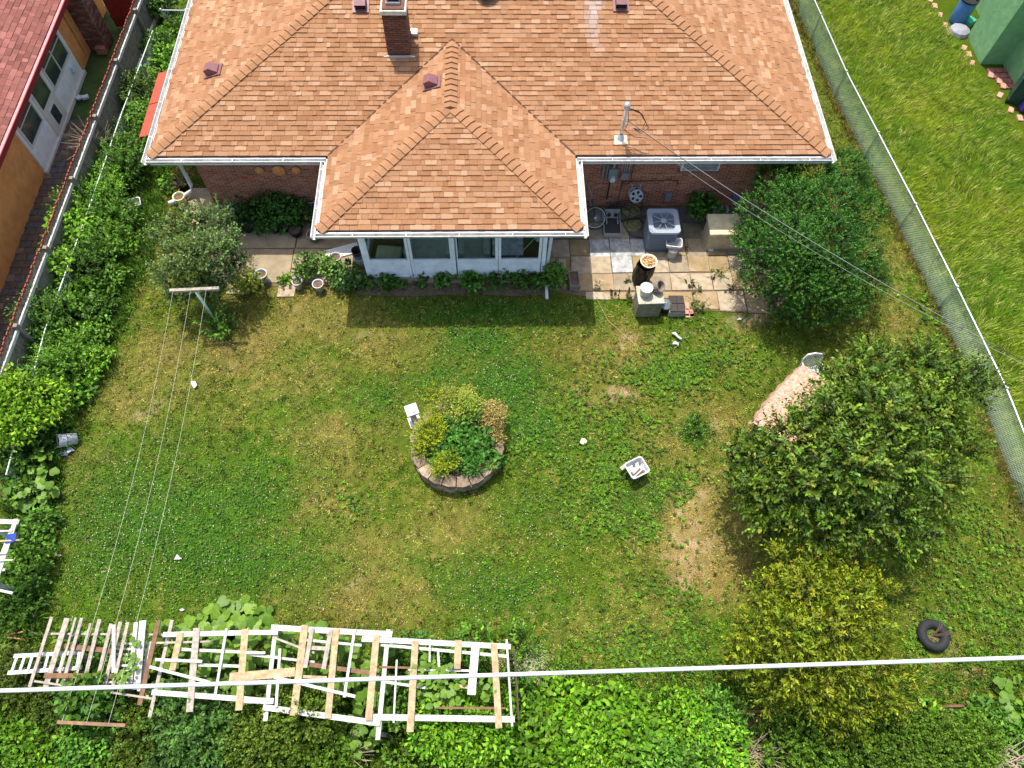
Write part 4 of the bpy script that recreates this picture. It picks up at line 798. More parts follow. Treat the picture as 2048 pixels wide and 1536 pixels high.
BEI = mat('beige_steel', S('#b9ab8a'), rough=.55, noise=.3, scale=5)
t = thing('generator', (gx+.08, gy-.05, .035), 'beige standby generator cabinet beside the yew', 'generator')
b = MB(); b.box((0, 0, .31), (1.2, .62, .62)); b.build('cabinet', BEI, t, bevel=.02); b = MB()
pr = [(-.35, .62), (-.33, .69), (.36, .75), (.36, .63)]
b.add([(sx*.63, y, z) for sx in (-1, 1) for y, z in pr], [(0, 1, 2, 3), (7, 6, 5, 4), (0, 4, 5, 1), (1, 5, 6, 2), (2, 6, 7, 3)]); b.build('lid', mat('beige_lid', S('#c8bc9a'), rough=.5, noise=.4, scale=4), t)
b = MB(); b.box((-.1, -.355, .6), (.06, .03, .04)); b.build('latch', BLK, t); b = MB(); b.box((0, 0, .01), (1.3, .72, .04)); b.build('pad', CONC, t)
# bicycle leaning on the wall under the porch gutter
t = thing('bicycle', (3.90, -0.05, 0.00), 'dark bicycle leaning under the porch gutter by the brick wall', 'bicycle'); rl = Matrix.Rotation(math.radians(-38), 3, 'X')
def bw(x):
    c = Vector((x, .1, .32)); R9 = rl @ Matrix.Rotation(PI/2, 3, 'X'); b = MB(); b.torus(c, .32, .02, 28, 6, R9); wh = b.build('tyre', BLK, t)
    b = MB(); b.torus(c, .295, .011, 28, 5, R9); b.build('rim', GALV, wh); b = MB(); b.lathe([(.001, .04), (.025, .04), (.025, -.04), (.001, -.04)], c, 10, rot=R9)
    for i in range(18): a = i*2*PI/18; b.tube([c, c+R9 @ Vector((.29*math.cos(a), .29*math.sin(a), 0))], .0025, 3, False)
    b.build('spoke', GALV, wh)
bw(.12); bw(-.9)
q = lambda x, z: Vector((x, .1, .32))+rl @ Vector((0, 0, 0)) + Vector((0, math.sin(math.radians(38))*(z-.32), math.cos(math.radians(38))*(z-.32)))
b = MB()
for a, c in (((-.9, .32), (-.45, .3)), ((-.45, .3), (-.62, .82)), ((-.62, .75), (-.05, .78)), ((-.05, .72), (-.45, .3)), ((-.62, .7), (-.9, .32)), ((0.0, .85), (.12, .32))): b.tube([q(*a), q(*c)], .017, 6)
b.build('frame', mat('bike_paint', S('#2a2f4a'), rough=.4), t); b = MB(); p_ = q(-.64, .9); b.box(p_, (.26, .15, .07)); b.build('saddle', BLP, t, bevel=.02)
b = MB(); p_ = q(0, .95); b.tube([p_+Vector((-.08, -.25, .0)), p_, p_+Vector((-.08, .25, .1))], .013, 6); b.build('handlebar', GALV, t)
# grey floor tool with dark tray
t = thing('paint_tray_rack', (4.53, 0.01, 0.00), 'grey metal rack with dark sloping tray on the patio by the wall', 'rack', rz=-.03)
GM = mat('grey_metal', S('#9c9c98'), rough=.5, noise=.3, scale=9)
b = MB(); b.box((0, -.05, .1), (.46, .78, .03)); b.build('tray', mat('tray_dark', (.05, .05, .045), rough=.7), t)
b = MB(); b.box((-.245, -.05, .13), (.03, .78, .1)); b.box((.245, -.05, .13), (.03, .78, .1)); b.box((0, -.45, .12), (.52, .06, .12)); b.build('rim', GM, t)
b = MB(); b.box((0, .2, .24), (.34, .12, .12)); b.box((0, .28, .34), (.44, .06, .08)); b.build('head', GM, t)
for sx in (-.1, .1): b = MB(); b.lathe([(.001, .06), (.05, .06), (.05, 0)], (sx, .13, .3), 12); b.build('knob', BLP, t)
for sx in (-.16, .16): b = MB(); b.tube([(sx, .25, .3), (sx, -.1, .2)], .014, 6); b.build('arm', GALV, t)
# hoses
b = MB(); c = Vector(((4.77, 0.38, 0.00)))
for k in range(4):
    pts = []
    for i in range(17): a = i/16*2*PI+k; r = .32+.06*k; pts.append(c+Vector((r*1.25*math.cos(a)+.08*k, r*.6*math.sin(a), .05+.04*k+.16*max(0, math.sin(a)))))
    b.tube(pts, .011, 5)
b.tube([(5.12, .45, .65), (5.08, .3, .4), (5.02, .1, .1), (4.95, -.2, .05), (5.1, -.42, .05), (5.5, -.5, .05), (5.62, -.2, .05), (5.4, .2, .06), (5.05, .35, .08)], .011, 5); b.tube([(5.38, .45, .65), (5.42, .42, .4), (5.45, .5, .1)], .011, 5)
one('garden_hose', b, mat('hose_black', (.022, .022, .02), rough=.5), 'tangled black garden hose in coils below the hose reel', 'hose')
MOSS = mat('mossy_stone', S('#8a8a66'), rough=.95, noise=1, col2=S('#5d6236'), scale=10, bump=.5)
for k, (p, lab) in enumerate((((5.15, 0.53, 0.00), 'round mossy stepping stone nearest the brick wall'), ((5.15, 0.00, 0.00), 'round mossy stepping stone farther from the brick wall'))): b = MB(); b.lathe([(.27, 0), (.26, .05), (.2, .055), (.001, .055)], n=18); one('stepping_stone', b, MOSS, lab, 'stepping stone', 'round stepping stones', loc=(p[0], p[1], .03))
# planter of stones and plant stand by the generator
b = MB(); b.lathe([(.001, .06), (.08, .07), (.12, .05), (.08, .02), (.001, .0)], (0, 0, 0), 10, sx=1.2); b.box((-.1, 0, .02), (.22, .05, .02), rz=.5); one('chrome_spotlight', b, PLW, 'small white lamp head lying by the generator corner', 'lamp', loc=(7.34, -0.86, 0.00), smooth=False)
b = MB()
for k in range(16): b.lathe([(.02, 0), (.05, .03), (.03, .07), (.001, .08)], (rnd.uniform(-.35, .35), rnd.uniform(-.12, .12), .02), 6)
t = thing('stone_pile', (7.74, 0.60, 0.00), 'low pile of pale stones behind the generator', 'stones'); b.build('pebbles', mat('pale_stone', S('#b5b0a4'), rough=.9, noise=.4, scale=8), t)['kind'] = 'stuff'
# stool with white crate on top
t = thing('plant_stool', (6.17, -1.12, 0.00), 'round pale pedestal stool in front of the air conditioner', 'stool')
b = MB(); b.lathe([(.15, .0), (.13, .05), (.13, .3), (.17, .36), (.001, .37)], n=18); b.build('pedestal', mat('pale_pot', S('#bdb9aa'), rough=.7, noise=.4, scale=8), t, smooth=True)
def tub(parent, w_, d_, h, th=.02, m=PLW, top=1.12):
    b = MB(); o1 = rrect(w_, d_, .06); o2 = rrect(w_*top, d_*top, .07); i2 = rrect(w_*top-.05, d_*top-.05, .06); i1 = rrect(w_-.04, d_-.04, .05); n = len(o1)
    vs = [(x, y, 0) for x, y in o1]+[(x, y, h) for x, y in o2]+[(x, y, h) for x, y in i2]+[(x, y, .02) for x, y in i1]; fs = [tuple(range(n-1, -1, -1)), tuple(range(3*n, 4*n))]
    for k in range(3):
        for i in range(n): j = (i+1) % n; fs.append((k*n+i, k*n+j, (k+1)*n+j, (k+1)*n+i))
    b.add(vs, fs); return b.build('tub', m, parent)
p = (6.16, -1.02, 0.42); t = thing('crate_of_scraps', (p[0], p[1], .41), 'dirty white plastic crate of scraps on the pedestal stool', 'crate', rz=-.15); tub(t, .42, .3, .12)
b = MB(); [b.tube([(rnd.uniform(-.15, .15), rnd.uniform(-.1, .1), .1), (rnd.uniform(-.15, .15), rnd.uniform(-.1, .1), .13)], .012, 4) for k in range(14)]; b.build('scraps', mat('paper_scraps', S('#8d8f90'), rough=.8), t)['kind'] = 'stuff'
# black bagged barrel with basket of dried bits on top
p = (5.21, -2.11, 0.00); t = thing('bagged_barrel', (p[0]+.02, p[1]+.12, .03), 'tall barrel wrapped in a black plastic bag on the patio', 'barrel')
b = MB(); r = []; n = 28; prof = [(.20, 0), (.25, .12), (.26, .35), (.25, .6), (.24, .78)]; vs = []; fs = []
for (rr_, z) in prof:
    for k in range(n): a = 2*PI*k/n; q_ = rr_*(1+.09*math.sin(a*5+z*6)+.05*math.sin(a*11-z*9)+rnd.uniform(-.02, .02)); vs.append((q_*math.cos(a)-.06*(1-z), q_*math.sin(a), z))
for i in range(len(prof)-1):
    for k in range(n): k2 = (k+1) % n; fs.append((i*n+k, i*n+k2, (i+1)*n+k2, (i+1)*n+k))
b.add(vs, fs); b.build('bag', mat('bin_bag', (.010, .010, .011), rough=.4, spec=.3), t); b = MB(); b.lathe([(.24, .7), (.24, .8)], n=16); b.build('drum', BLP, t)
t = thing('basket', (p[0]+.05, p[1]+.12, .82), 'round cream basket of dried orange peel on the black bagged barrel', 'basket')
b = MB(); b.lathe([(.001, .0), (.17, 0), (.225, .1), (.235, .13), (.205, .13), (.19, .08)], n=28); b.build('bowl', mat('cream_wicker', S('#e6d9b4'), rough=.7, noise=.4, scale=20), t, smooth=True)
b = MB(); PEEL = mat('dried_peel', S('#a8703a'), rough=.9, attr=True)
for k in range(150): a = rnd.uniform(0, 6.3); q_ = .19*math.sqrt(rnd.random()); b.col = rnd.choice([(.34, .16, .05), (.46, .27, .11), (.24, .10, .04), (.56, .42, .26)]); b.box((q_*math.cos(a), q_*math.sin(a), .09+rnd.uniform(0, .03)), (.05, .022, .012), rz=rnd.uniform(0, 3), rx=rnd.uniform(-.6, .6))
b.build('dried_peel', PEEL, t)['kind'] = 'stuff'
# wooden cabinet with bucket, bark tub
p = (5.24, -3.08, 0.00); t = thing('storage_box', (p[0], p[1]+.16, 0), 'weathered olive wooden box at the edge of the patio', 'box', rz=.03); OLV = mat('weathered_olive', S('#85806a'), rough=.9, noise=.6, scale=8, bump=.3)
for k in range(4): b = MB(); b.box((0, -.24, .09+k*.165), (.62, .04, .155)); b.build('plank', OLV, t); b = MB(); b.box((-.31, 0, .09+k*.165), (.04, .5, .155)); b.build('plank', OLV, t); b = MB(); b.box((.31, 0, .09+k*.165), (.04, .5, .155)); b.build('plank', OLV, t)
b = MB(); b.box((0, 0, .68), (.7, .58, .04)); b.build('top', mat('box_top', S('#aaa692'), rough=.8, noise=.5, scale=7), t)
t = thing('bucket', (p[0]-.14, p[1]+.19, .70), 'white lidded bucket standing on the olive wooden box', 'bucket'); b = MB(); b.lathe([(.001, 0), (.135, 0), (.16, .26)], n=24); b.build('pail', PLW, t, smooth=True); b = MB(); b.lathe([(.17, .25), (.172, .285), (.15, .285), (.14, .275), (.001, .275)], n=24); b.build('lid', PLW, t)
t = thing('log_tub', (p[0]+.2, p[1]+.3, .70), 'tilted grey bark tub behind the white lidded bucket', 'tub'); rb = Matrix.Rotation(.7, 3, 'Y') @ Matrix.Rotation(.3, 3, 'X'); b = MB(); b.lathe([(.001, -.12), (.15, -.12), (.17, .1), (.14, .1), (.12, -.05), (.001, -.05)], (0, 0, .16), 16, rot=rb); b.build('shell', mat('grey_bark', S('#8b7f70'), rough=.95, noise=.7, scale=16, bump=.6), t)
t = thing('kettle_pot', (5.76, -2.91, 0.00), 'black lidded pot on the ground beside the olive box', 'pot'); b = MB(); b.lathe([(.001, 0), (.15, 0), (.19, .1), (.19, .22)], n=20); b.torus((0, 0, .22), .19, .014, 20, 6); b.build('pan', BLP, t, smooth=True); b = MB(); b.lathe([(.18, .22), (.16, .25), (.05, .28), (.04, .31), (.001, .315)], n=20); b.build('lid', mat('lid_grey', S('#7f868c'), rough=.35, metal=.3), t, smooth=True)
t = thing('seed_tray_stack', (6.06, -2.93, 0.00), 'stack of dark cracked seed trays at the patio edge', 'trays', rz=-.02); TR = mat('tray_soil', (.055, .045, .04), rough=.9, noise=.5, scale=18)
b = MB(); b.box((0, .02, .11), (.44, .56, .2)); b.build('block', mat('pale_block', S('#a39a8a'), rough=.9, noise=.4, scale=9), t)
for (dx, dy) in ((-.105, -.12), (.105, -.12), (-.105, .15), (.105, .15)): b = MB(); b.box((dx, dy, .235), (.2, .25, .05)); b.build('tray', TR, t)
for k, (dx, dy, rz_) in enumerate(((.3, -.15, 1.5), (.33, .05, 1.57), (.42, -.18, 1.6), (.36, -.26, .05))):
    b = MB(); b.box((0, 0, .04), (.24, .11, .07)); q_ = (6.06, -2.93, 0.00); one('loose_brick', b, mat('pink_brick', S('#c48b78'), rough=.9, noise=.4, scale=10), 'loose pink brick lying beside the seed trays', 'brick', 'loose bricks by the seed trays', loc=(q_[0]+dx, q_[1]+dy, .0), rz=rz_)
# concrete blocks by the porch corner, planter box, yellow stick
q_ = (2.86, -1.75, 0.42); GB = mat('concrete_block', S('#a59a86'), rough=.95, noise=.5, scale=10, bump=.4)
for k, (dx, dy, z, lab) in enumerate(((-.11, .05, .22, 'upper left concrete block of the stack by the porch corner'), (.11, .05, .22, 'upper right concrete block of the stack by the porch corner'), (-.11, .0, .03, 'lower left concrete block of the stack by the porch corner'), (.11, .0, .03, 'lower right concrete block of the stack by the porch corner'))): b = MB(); b.box((0, 0, .095), (.2, .42, .185)); one('concrete_block', b, GB, lab, 'block', 'stacked concrete blocks', loc=(q_[0]+dx, q_[1]+dy, z), bevel=.006)
b = MB(); b.box((0, 0, .03), (.42, .25, .1)); one('stone_step', b, GB, 'single flat stone in front of the concrete block stack', 'stone', loc=(3.01, -1.80, 0.00), rz=.05)
t = thing('planter_box', (3.30, -2.03, 0.00), 'narrow grey wooden planter box with dark soil beside the patio', 'planter', rz=.06)
for (c_, d_) in (((-.13, 0, .12), (.03, .5, .22)), ((.13, 0, .12), (.03, .5, .22)), ((0, -.24, .12), (.24, .03, .22)), ((0, .24, .12), (.24, .03, .22))): b = MB(); b.box(c_, d_); b.build('plank', GREYW, t)
b = MB(); b.box((0, 0, .1), (.23, .45, .18)); b.build('soil', EARTH, t)
b = MB(); b.tube([(2.57, -1.51, 1.30), (2.76, -1.12, 0.05)], .014, 6); one('yellow_stick', b, mat('yellow_wood', S('#c9973e'), rough=.6), 'yellow wooden stick leaning at the right porch corner', 'stick')
# buckets stacked left of the porch, white board
t = thing('bucket_stack', (-2.71, -1.40, 0.00), 'stack of nested white and dark buckets against the left porch corner', 'buckets')
for k in range(4): b = MB(); z = k*.14; b.lathe([(.001, z), (.115, z), (.145, z+.3), (.15, z+.31), (.14, z+.31), (.13, z+.27), (.11, z+.05), (.001, z+.05)], n=20); b.build('bucket', [PLW, PLW, mat('blue_grey_pail', S('#6d7482'), rough=.5), mat('dark_pail', S('#3a3530'), rough=.6)][k], t, smooth=True)
b = MB(); b.box((0, 0, .02), (.95, .36, .02)); one('white_board', b, mat('white_board', S('#cfd1d3'), rough=.5), 'flat white board leaning by the bucket stack', 'board', loc=((-3.28, -0.91, 0.00)[0], (-3.28, -0.91, 0.00)[1], .03), rz=.32)
# trays and pots on the left
for k, (p, w_, d_, rz_, lab) in enumerate((((-6.72, 0.37, 0.00), .5, .34, .12, 'white plastic tub with dirt at the brick wall corner'), ((-9.56, 0.79, 0.00), .48, .3, .35, 'white plastic tray lying on the grass near the weeds'))): t = thing('plastic_tub', (p[0], p[1], .04 if k else .2), lab, 'tub', rz=rz_); tub(t, w_, d_, .16); b = MB(); b.box((.03, 0, .03), (w_*.7, d_*.6, .02)); b.build('dirt', mat('wet_dirt', S('#8d8a82'), rough=.9, noise=.8, scale=12), t)
def pot(p, r, h, m, label, soil=True, group=None, rz=0, name='flower_pot', z=.03):
    t = thing(name, (p[0], p[1], z), label, 'pot', group); b = MB(); b.lathe([(.001, 0), (r*.75, 0), (r, h), (r*1.06, h), (r*1.06, h+.02), (r*.92, h+.02), (r*.88, h*.75)], n=18); b.build('pot', m, t, smooth=True)
    if soil: b = MB(); b.lathe([(.001, h*.86), (r*.9, h*.84)], n=14); b.build('soil', EARTH, t)
    return t
DP_ = mat('dark_pot', S('#2c2a2c'), rough=.55); GP = mat('grey_pot', S('#9a968c'), rough=.7, noise=.3, scale=9); TP = mat('clay_pot', S('#8c5a44'), rough=.8, noise=.3, scale=9); BP = mat('navy_pot', S('#20284a'), rough=.4)
pot((-5.37, -1.89, 0.00), .165, .3, PLW, 'white bucket pot of brown soil by the yellow bush', name='bucket_pot'); pot((-4.36, -2.12, 0.00), .14, .26, PLW, 'white pot of soil below the left leafy pot plant'); pot((-3.78, -2.21, 0.00), .15, .26, PLW, 'pale pot of soil below the right leafy pot plant')
pot((-3.37, -1.32, 0.00), .15, .3, PLW, 'white bucket behind the big pot plant near the porch'); pot((-4.28, 0.76, 0.00), .17, .34, mat('pale_blue_pail', S('#aeb6c2'), rough=.5), 'pale blue bucket against the wall by the porch gutter')
pot((-4.10, -0.42, 0.00), .2, .2, GP, 'grey wide pot under the porch gutter corner'); pot((-4.65, -0.27, 0.00), .19, .22, DP_, 'large black pot at the right end of the wall pot row'); pot((-4.98, -0.12, 0.00), .14, .2, BP, 'navy blue glazed pot in the wall pot row'); pot((-5.27, -0.16, 0.00), .14, .2, DP_, 'black pot left of the navy pot'); pot((-5.59, -0.12, 0.00), .15, .2, DP_, 'black pot in the middle of the wall pot row'); pot((-6.05, -0.12, 0.00), .15, .18, BP, 'blue dish pot at the left end of the wall pot row'); pot((-4.44, 0.23, 0.00), .14, .24, TP, 'brown clay pot behind the large black pot')
p = (-8.11, 1.03, 0.00); pot((-8.15, 0.91, 0.00), .17, .3, mat('cream_pail', S('#d9d6a8'), rough=.5), 'cream bucket below the downspout elbow', name='bucket_pot'); pot((-8.26, 1.50, 0.00), .19, .26, DP_, 'dark pot with dry plant behind the downspout')
# bucket on its side at left with clear bag
t = thing('tipped_bucket', (-9.43, -6.74, 0.00), 'white bucket tipped on its side at the weed edge', 'bucket'); rb = Matrix.Rotation(.5, 3, 'Z') @ Matrix.Rotation(-1.0, 3, 'Y'); b = MB(); b.lathe([(.001, -.2), (.14, -.2), (.165, .18), (.175, .2), (.16, .2), (.13, -.16), (.001, -.16)], (0, 0, .2), 20, rot=rb); b.build('pail', PLW, t, smooth=True)
b = MB(); b.torus(Vector((0, 0, .2))+rb @ Vector((0, 0, .02)), .162, .006, 20, 4, rb); b.build('handle', BLK, t)
b = MB(); b.add([(rnd.uniform(-.2, .2), rnd.uniform(-.15, .15), rnd.uniform(.02, .16)) for k in range(16)], [(i, i+1, i+2) for i in range(14)]); one('plastic_bag', b, mat('clear_bag', S('#c3cdd2'), rough=.2, spec=.6, transl=.4), 'crumpled clear plastic bag below the tipped bucket', 'bag', loc=(-9.45, -6.99, 0.00))
# litter on the lawn
def scrap(p, label, s, sh, m=PLW, cat='paper'):
    b = MB(); b.add([(x*s, y*s, z) for x, y, z in sh]+[(x*s, y*s, z-.006) for x, y, z in sh], [tuple(range(len(sh))), tuple(range(2*len(sh)-1, len(sh)-1, -1))]); return one('paper_scrap', b, m, label, cat, loc=(p[0], p[1], .06))
scrap((-6.69, -5.18, 0.00), 'white paper scrap on the dry grass below the clothes pole', .1, [(-.9, .9, .02), (.2, 1.0, .0), (.9, -.3, .03), (.2, -1, .0), (-.5, -.2, .02)]); scrap((-6.22, -9.65, 0.00), 'torn white scrap on the lower left lawn', .08, [(-.6, 1, .03), (.2, .1, .0), (1, -.3, .02), (-.2, -.5, .0), (-1.1, -.6, .03)])
scrap((-8.96, -9.55, 0.00), 'tiny pinkish scrap at the lower left lawn edge', .06, [(-1, 0, 0), (0, .5, .02), (1, 0, 0), (0, -.5, 0)], mat('pink_scrap', S('#e0c0a8'), rough=.8)); scrap((-5.93, -10.81, 0.00), 'pale leaf scrap just above the slatted frame', .06, [(-1, 0, 0), (0, .6, .02), (1, .1, 0), (0, -.5, 0)]); scrap((7.78, -3.30, 0.00), 'pale stone chip at the patio front edge', .08, [(-1, -.3, 0), (0, .4, .02), (1, .1, 0), (.4, -.5, 0)])
def rag(p, label, pts, r): b = MB(); b.tube(pts, r, 7); return one('white_glove', b, PLW, label, 'glove', loc=(p[0], p[1], .03), smooth=True)
rag((5.97, -3.86, 0.00), 'crumpled white cloth on the grass, the upper of two', [(-.12, .1, .05), (-.05, .08, .08), (.03, -.02, .06), (.12, -.1, .06)], [.025, .045, .03, .04]); rag((5.91, -4.11, 0.00), 'crumpled white cloth on the grass, the lower of two', [(-.08, 0, .05), (-.02, .03, .08), (.05, 0, .07), (.07, -.06, .04)], [.03, .05, .045, .02])
b = MB(); b.lathe([(.09, 0), (.085, .02), (.06, .028), (.001, .03)], n=18); one('round_lid', b, mat('cream_lid', S('#e6e2b8'), rough=.5), 'small round cream lid lying on the weedy lawn', 'lid', loc=(*(3.25, -6.88, 0.00)[:2], .04))
t = thing('white_basin', (4.45, -7.74, 0.00), 'white plastic basin of twigs on the lawn right of the stone planter', 'basin', rz=.45); o = tub(t, .42, .38, .17, top=1.18); o.location = (0, 0, .28); b = MB(); b.lathe([(.17, 0), (.13, .05), (.13, .24), (.17, .28)], n=16); b.build('pedestal', mat('grey_stand', S('#8d8d88'), rough=.8), t); b = MB(); b.tube([(-.15, -.1, .34), (.1, -.02, .36)], .014, 5); b.tube([(-.1, -.16, .35), (.14, -.1, .35)], .02, 5); b.build('twig', WOODB, t); 
for x, y in ((.15, .1), (.12, -.15), (-.16, -.05), (.0, .12)): b = MB(); b.box((x, y, .37), (.07, .05, .03), rz=x*9); b.build('dark_scrap', mat('grey_scrap', S('#5d5a58'), rough=.8), t)
b = MB(); b.box((-.2, .22, .2), (.2, .09, .06), rz=.2); b.build('side_tray', GP, t)
# tyre
t = thing('tyre_planter', (10.70, -11.64, 0.00), 'old black tyre with dead twigs lying on the grass at lower right', 'tyre'); b = MB(); b.torus((0, 0, .11), .25, .1, 32, 12); n = len(b.v); b.build('tread', mat('tyre_rubber', (.022, .022, .024), rough=.75, noise=.4, scale=14), t, smooth=True); b = MB(); b.lathe([(.001, .05), (.2, .04)], n=18); b.build('soil', EARTH, t); b = MB()
for k in range(7): a = rnd.uniform(-1.2, 1.0); b.tube([(.05*rnd.random(), .0, .06), (.2*math.cos(a), .2*math.sin(a), .2), (.38*math.cos(a+.2), .34*math.sin(a+.2), .24)], [.016, .012, .005], 4)
b.build('twig', BARK, t)
# clothes pole with its lines and the far T post
CP = (-6.34, -3.41, 0.00); t = thing('clothes_pole', CP, 'pale green metal clothes pole with wooden cross bar on the left lawn', 'clothes pole'); a, c = sub((-6.99, -3.41, 1.72), CP), sub((-5.79, -3.35, 1.72), CP); m_ = [(a[i]+c[i])/2 for i in range(3)]
b = MB(); b.tube([(0, 0, -.05), (m_[0], m_[1], 1.72)], .035, 8); b.build('pole', mat('pale_green_paint', S('#a9c2ad'), rough=.6, noise=.3, scale=9), t, smooth=True); b = MB(); b.bar(a, c, .08, .07); b.build('cross_bar', WOODG, t)
T2 = (-7.36, -13.08, 0.00); t = thing('clothes_pole', T2, 'rusty clothes pole cross bar sunk in the hedge at bottom left', 'clothes pole'); a2, c2 = sub((-7.15, -13.11, 1.70), T2), sub((-5.88, -13.19, 1.70), T2); m2 = [(a2[i]+c2[i])/2 for i in range(3)]; b = MB(); b.bar(a2, c2, .06, .05); b.build('cross_bar', mat('rusty_bar', S('#86684e'), rough=.8, noise=.5, scale=10), t); b = MB(); b.tube([(m2[0], m2[1], -.05), m2], .035, 8); b.build('pole', mat('rusty_bar', (0, 0, 0)), t)
STR = mat('line_cord', S('#c4c2ac'), rough=.7)
for k, (u, lab) in enumerate(((.06, 'thin clothes line nearest the left fence'), (.42, 'thin clothes line in the middle'), (.74, 'thin clothes line nearest the stone planter'))):
    A = Vector((-6.97, -3.44, 1.75)).lerp(Vector((-5.78, -3.37, 1.75)), u); B = Vector((-7.13, -13.11, 1.74)).lerp(Vector((-5.86, -13.19, 1.74)), u); b = MB(); b.tube(sag(A, B, .35, 12), .0028, 4); one('clothes_line', b, STR, lab, 'clothes line')
b = MB(); b.tube([(3.92, -2.64, 0.05), (4.15, -3.30, 0.05), (4.70, -3.94, 0.05), (5.19, -4.44, 0.05), (5.24, -4.94, 0.05), (5.04, -5.24, 0.05)], .005, 5); one('garden_string', b, mat('yellow_cord', S('#a89f60'), rough=.6), 'yellowish cord lying across the lawn below the patio', 'cord')
# white cable spanning the bottom of the view, high above the yard
b = MB(); A, B = Vector((-5.49, -13.08, 7.60)), Vector((8.29, -12.91, 7.60)); b.tube(sag(A, B, .04, 20), .025, 8); one('overhead_cable', b, mat('white_cable', S('#c4c4c9'), rough=.5), 'thick white utility cable crossing the bottom of the view', 'cable', smooth=True)
# plastic chair and cloth covered table under the fruit tree
t = thing('plastic_chair', (9.20, -5.21, 0.00), 'white plastic garden chair behind the cloth covered table', 'chair', rz=.05)
b = MB(); b.box((0, -.02, .42), (.46, .44, .03)); b.build('seat', PLW, t, bevel=.01)
for sx in (-.2, .2):
    for sy_ in (-.2, .2): b = MB(); b.bar((sx*1.1, sy_*1.15, 0), (sx, sy_, .42), .05, .04, (0, 1, 0)); b.build('leg', PLW, t)
    b = MB(); b.tube([(sx*1.2, -.2, .42), (sx*1.25, -.2, .64), (sx*1.25, .15, .66), (sx*1.1, .24, .6)], .022, 6); b.build('armrest', PLW, t)
b = MB(); b.tube([(-.22, .2, .42), (-.24, .26, .75), (-.18, .29, .9), (0, .3, .94), (.18, .29, .9), (.24, .26, .75), (.22, .2, .42)], .026, 6)
for k in range(7): x = -.15+.05*k; b.bar((x, .22, .43), (x*1.05, .29, .91), .024, .012, (0, 1, 0))
b.build('backrest', PLW, t)
A_, B_ = Vector((7.34, -6.74, 0.75)), Vector((8.90, -5.13, 0.75)); d_ = (B_-A_); L0 = d_.length; p = (A_+B_)/2; rz_ = math.atan2(d_.y, d_.x); TW = 1.05
t = thing('garden_table', (p.x, p.y, 0), 'long garden table under the fruit tree', 'table', rz=rz_)
b = MB(); b.box((0, -TW/2, .72), (L0-.1, TW-.08, .03)); b.build('tabletop', WOODB, t)
for sx in (-1, 1):
    for yy in (-.12, -TW+.12): b = MB(); b.box((sx*(L0/2-.15), yy, .35), (.06, .06, .71)); b.build('leg', WOODG, t)
b = MB(); n = 24; vs = []
for j in range(9):
    v = j/8; yv = (0.07 if j == 0 else 0 if j == 1 else -TW*(j-1)/6 if j < 8 else -TW-.07); z = .45 if j in (0, 8) else .755
    for i in range(n+1): u = i/n; bow = .07*math.sin(u*PI); vs.append(((u-.5)*L0, yv+(bow if j < 3 else 0)+.02*math.sin(u*40)*(j in (0, 8)), z+.008*math.sin(u*17+j)))
b.add(vs, [(j*(n+1)+i, j*(n+1)+i+1, (j+1)*(n+1)+i+1, (j+1)*(n+1)+i) for j in range(8) for i in range(n)])
one('tablecloth', b, mat('floral_cloth', S('#c4a892'), rough=.85, noise=1, col2=S('#9c6250'), scale=12, detail=6), 'pink and red patterned cloth on the long table under the fruit tree', 'tablecloth', loc=(p.x, p.y, 0), rz=rz_)

# ------------------------------------------------------------------ ring planter of stone blocks
PC = (0.12, -7.04, 0.20); t = thing('stone_planter', (PC[0], PC[1], 0), 'round raised stone block planter in the middle of the lawn', 'planter')
RO, RI, NB = 1.12, .86, 20
STN = [mat('planter_stone_a', S('#9b8670'), rough=.95, noise=.6, scale=10, bump=.7, bscale=25), mat('planter_stone_b', S('#a8937c'), rough=.95, noise=.6, scale=9, bump=.7, bscale=25), mat('planter_stone_c', S('#84725f'), rough=.95, noise=.6, scale=10, bump=.7, bscale=25)]
for lv in range(3):
    for k in range(NB):
        a0 = 2*PI*(k+(.5 if lv % 2 else 0))/NB+.012; a1 = 2*PI*(k+1+(.5 if lv % 2 else 0))/NB-.012; j = rnd.uniform(-.025, .02); b = MB()
        poly = [((RO+j)*math.cos(a0), (RO+j)*math.sin(a0)), ((RO+j+.02)*math.cos((a0+a1)/2), (RO+j+.02)*math.sin((a0+a1)/2)), ((RO+j)*math.cos(a1), (RO+j)*math.sin(a1)), (RI*math.cos(a1), RI*math.sin(a1)), (RI*math.cos(a0), RI*math.sin(a0))]
        b.prism(poly, lv*.15+.004, lv*.15+.145+rnd.uniform(-.008, .008)); b.build('stone_block', rnd.choice(STN), t)
b = MB(); b.lathe([(.001, .37), (.87, .34)], n=30); b.build('soil', EARTH, t)
bp = (-0.94, -6.29, 0.00); t = thing('bird_bath', (bp[0]-.05, bp[1]+.05, 0), 'white square capped pedestal leaning at the left of the stone planter', 'pedestal', rz=.35)
b = MB(); b.box((0, -.05, .03), (.3, .3, .06)); b.box((0, 0, .3), (.16, .16, .5), taper=.85); b.build('column', PLW, t); b = MB(); b.box((0, .03, .57), (.3, .3, .06)); b.lathe([(.11, .6), (.10, .63), (.08, .62), (.001, .615)], (0, .03, 0), 16); b.build('cap', PLW, t)

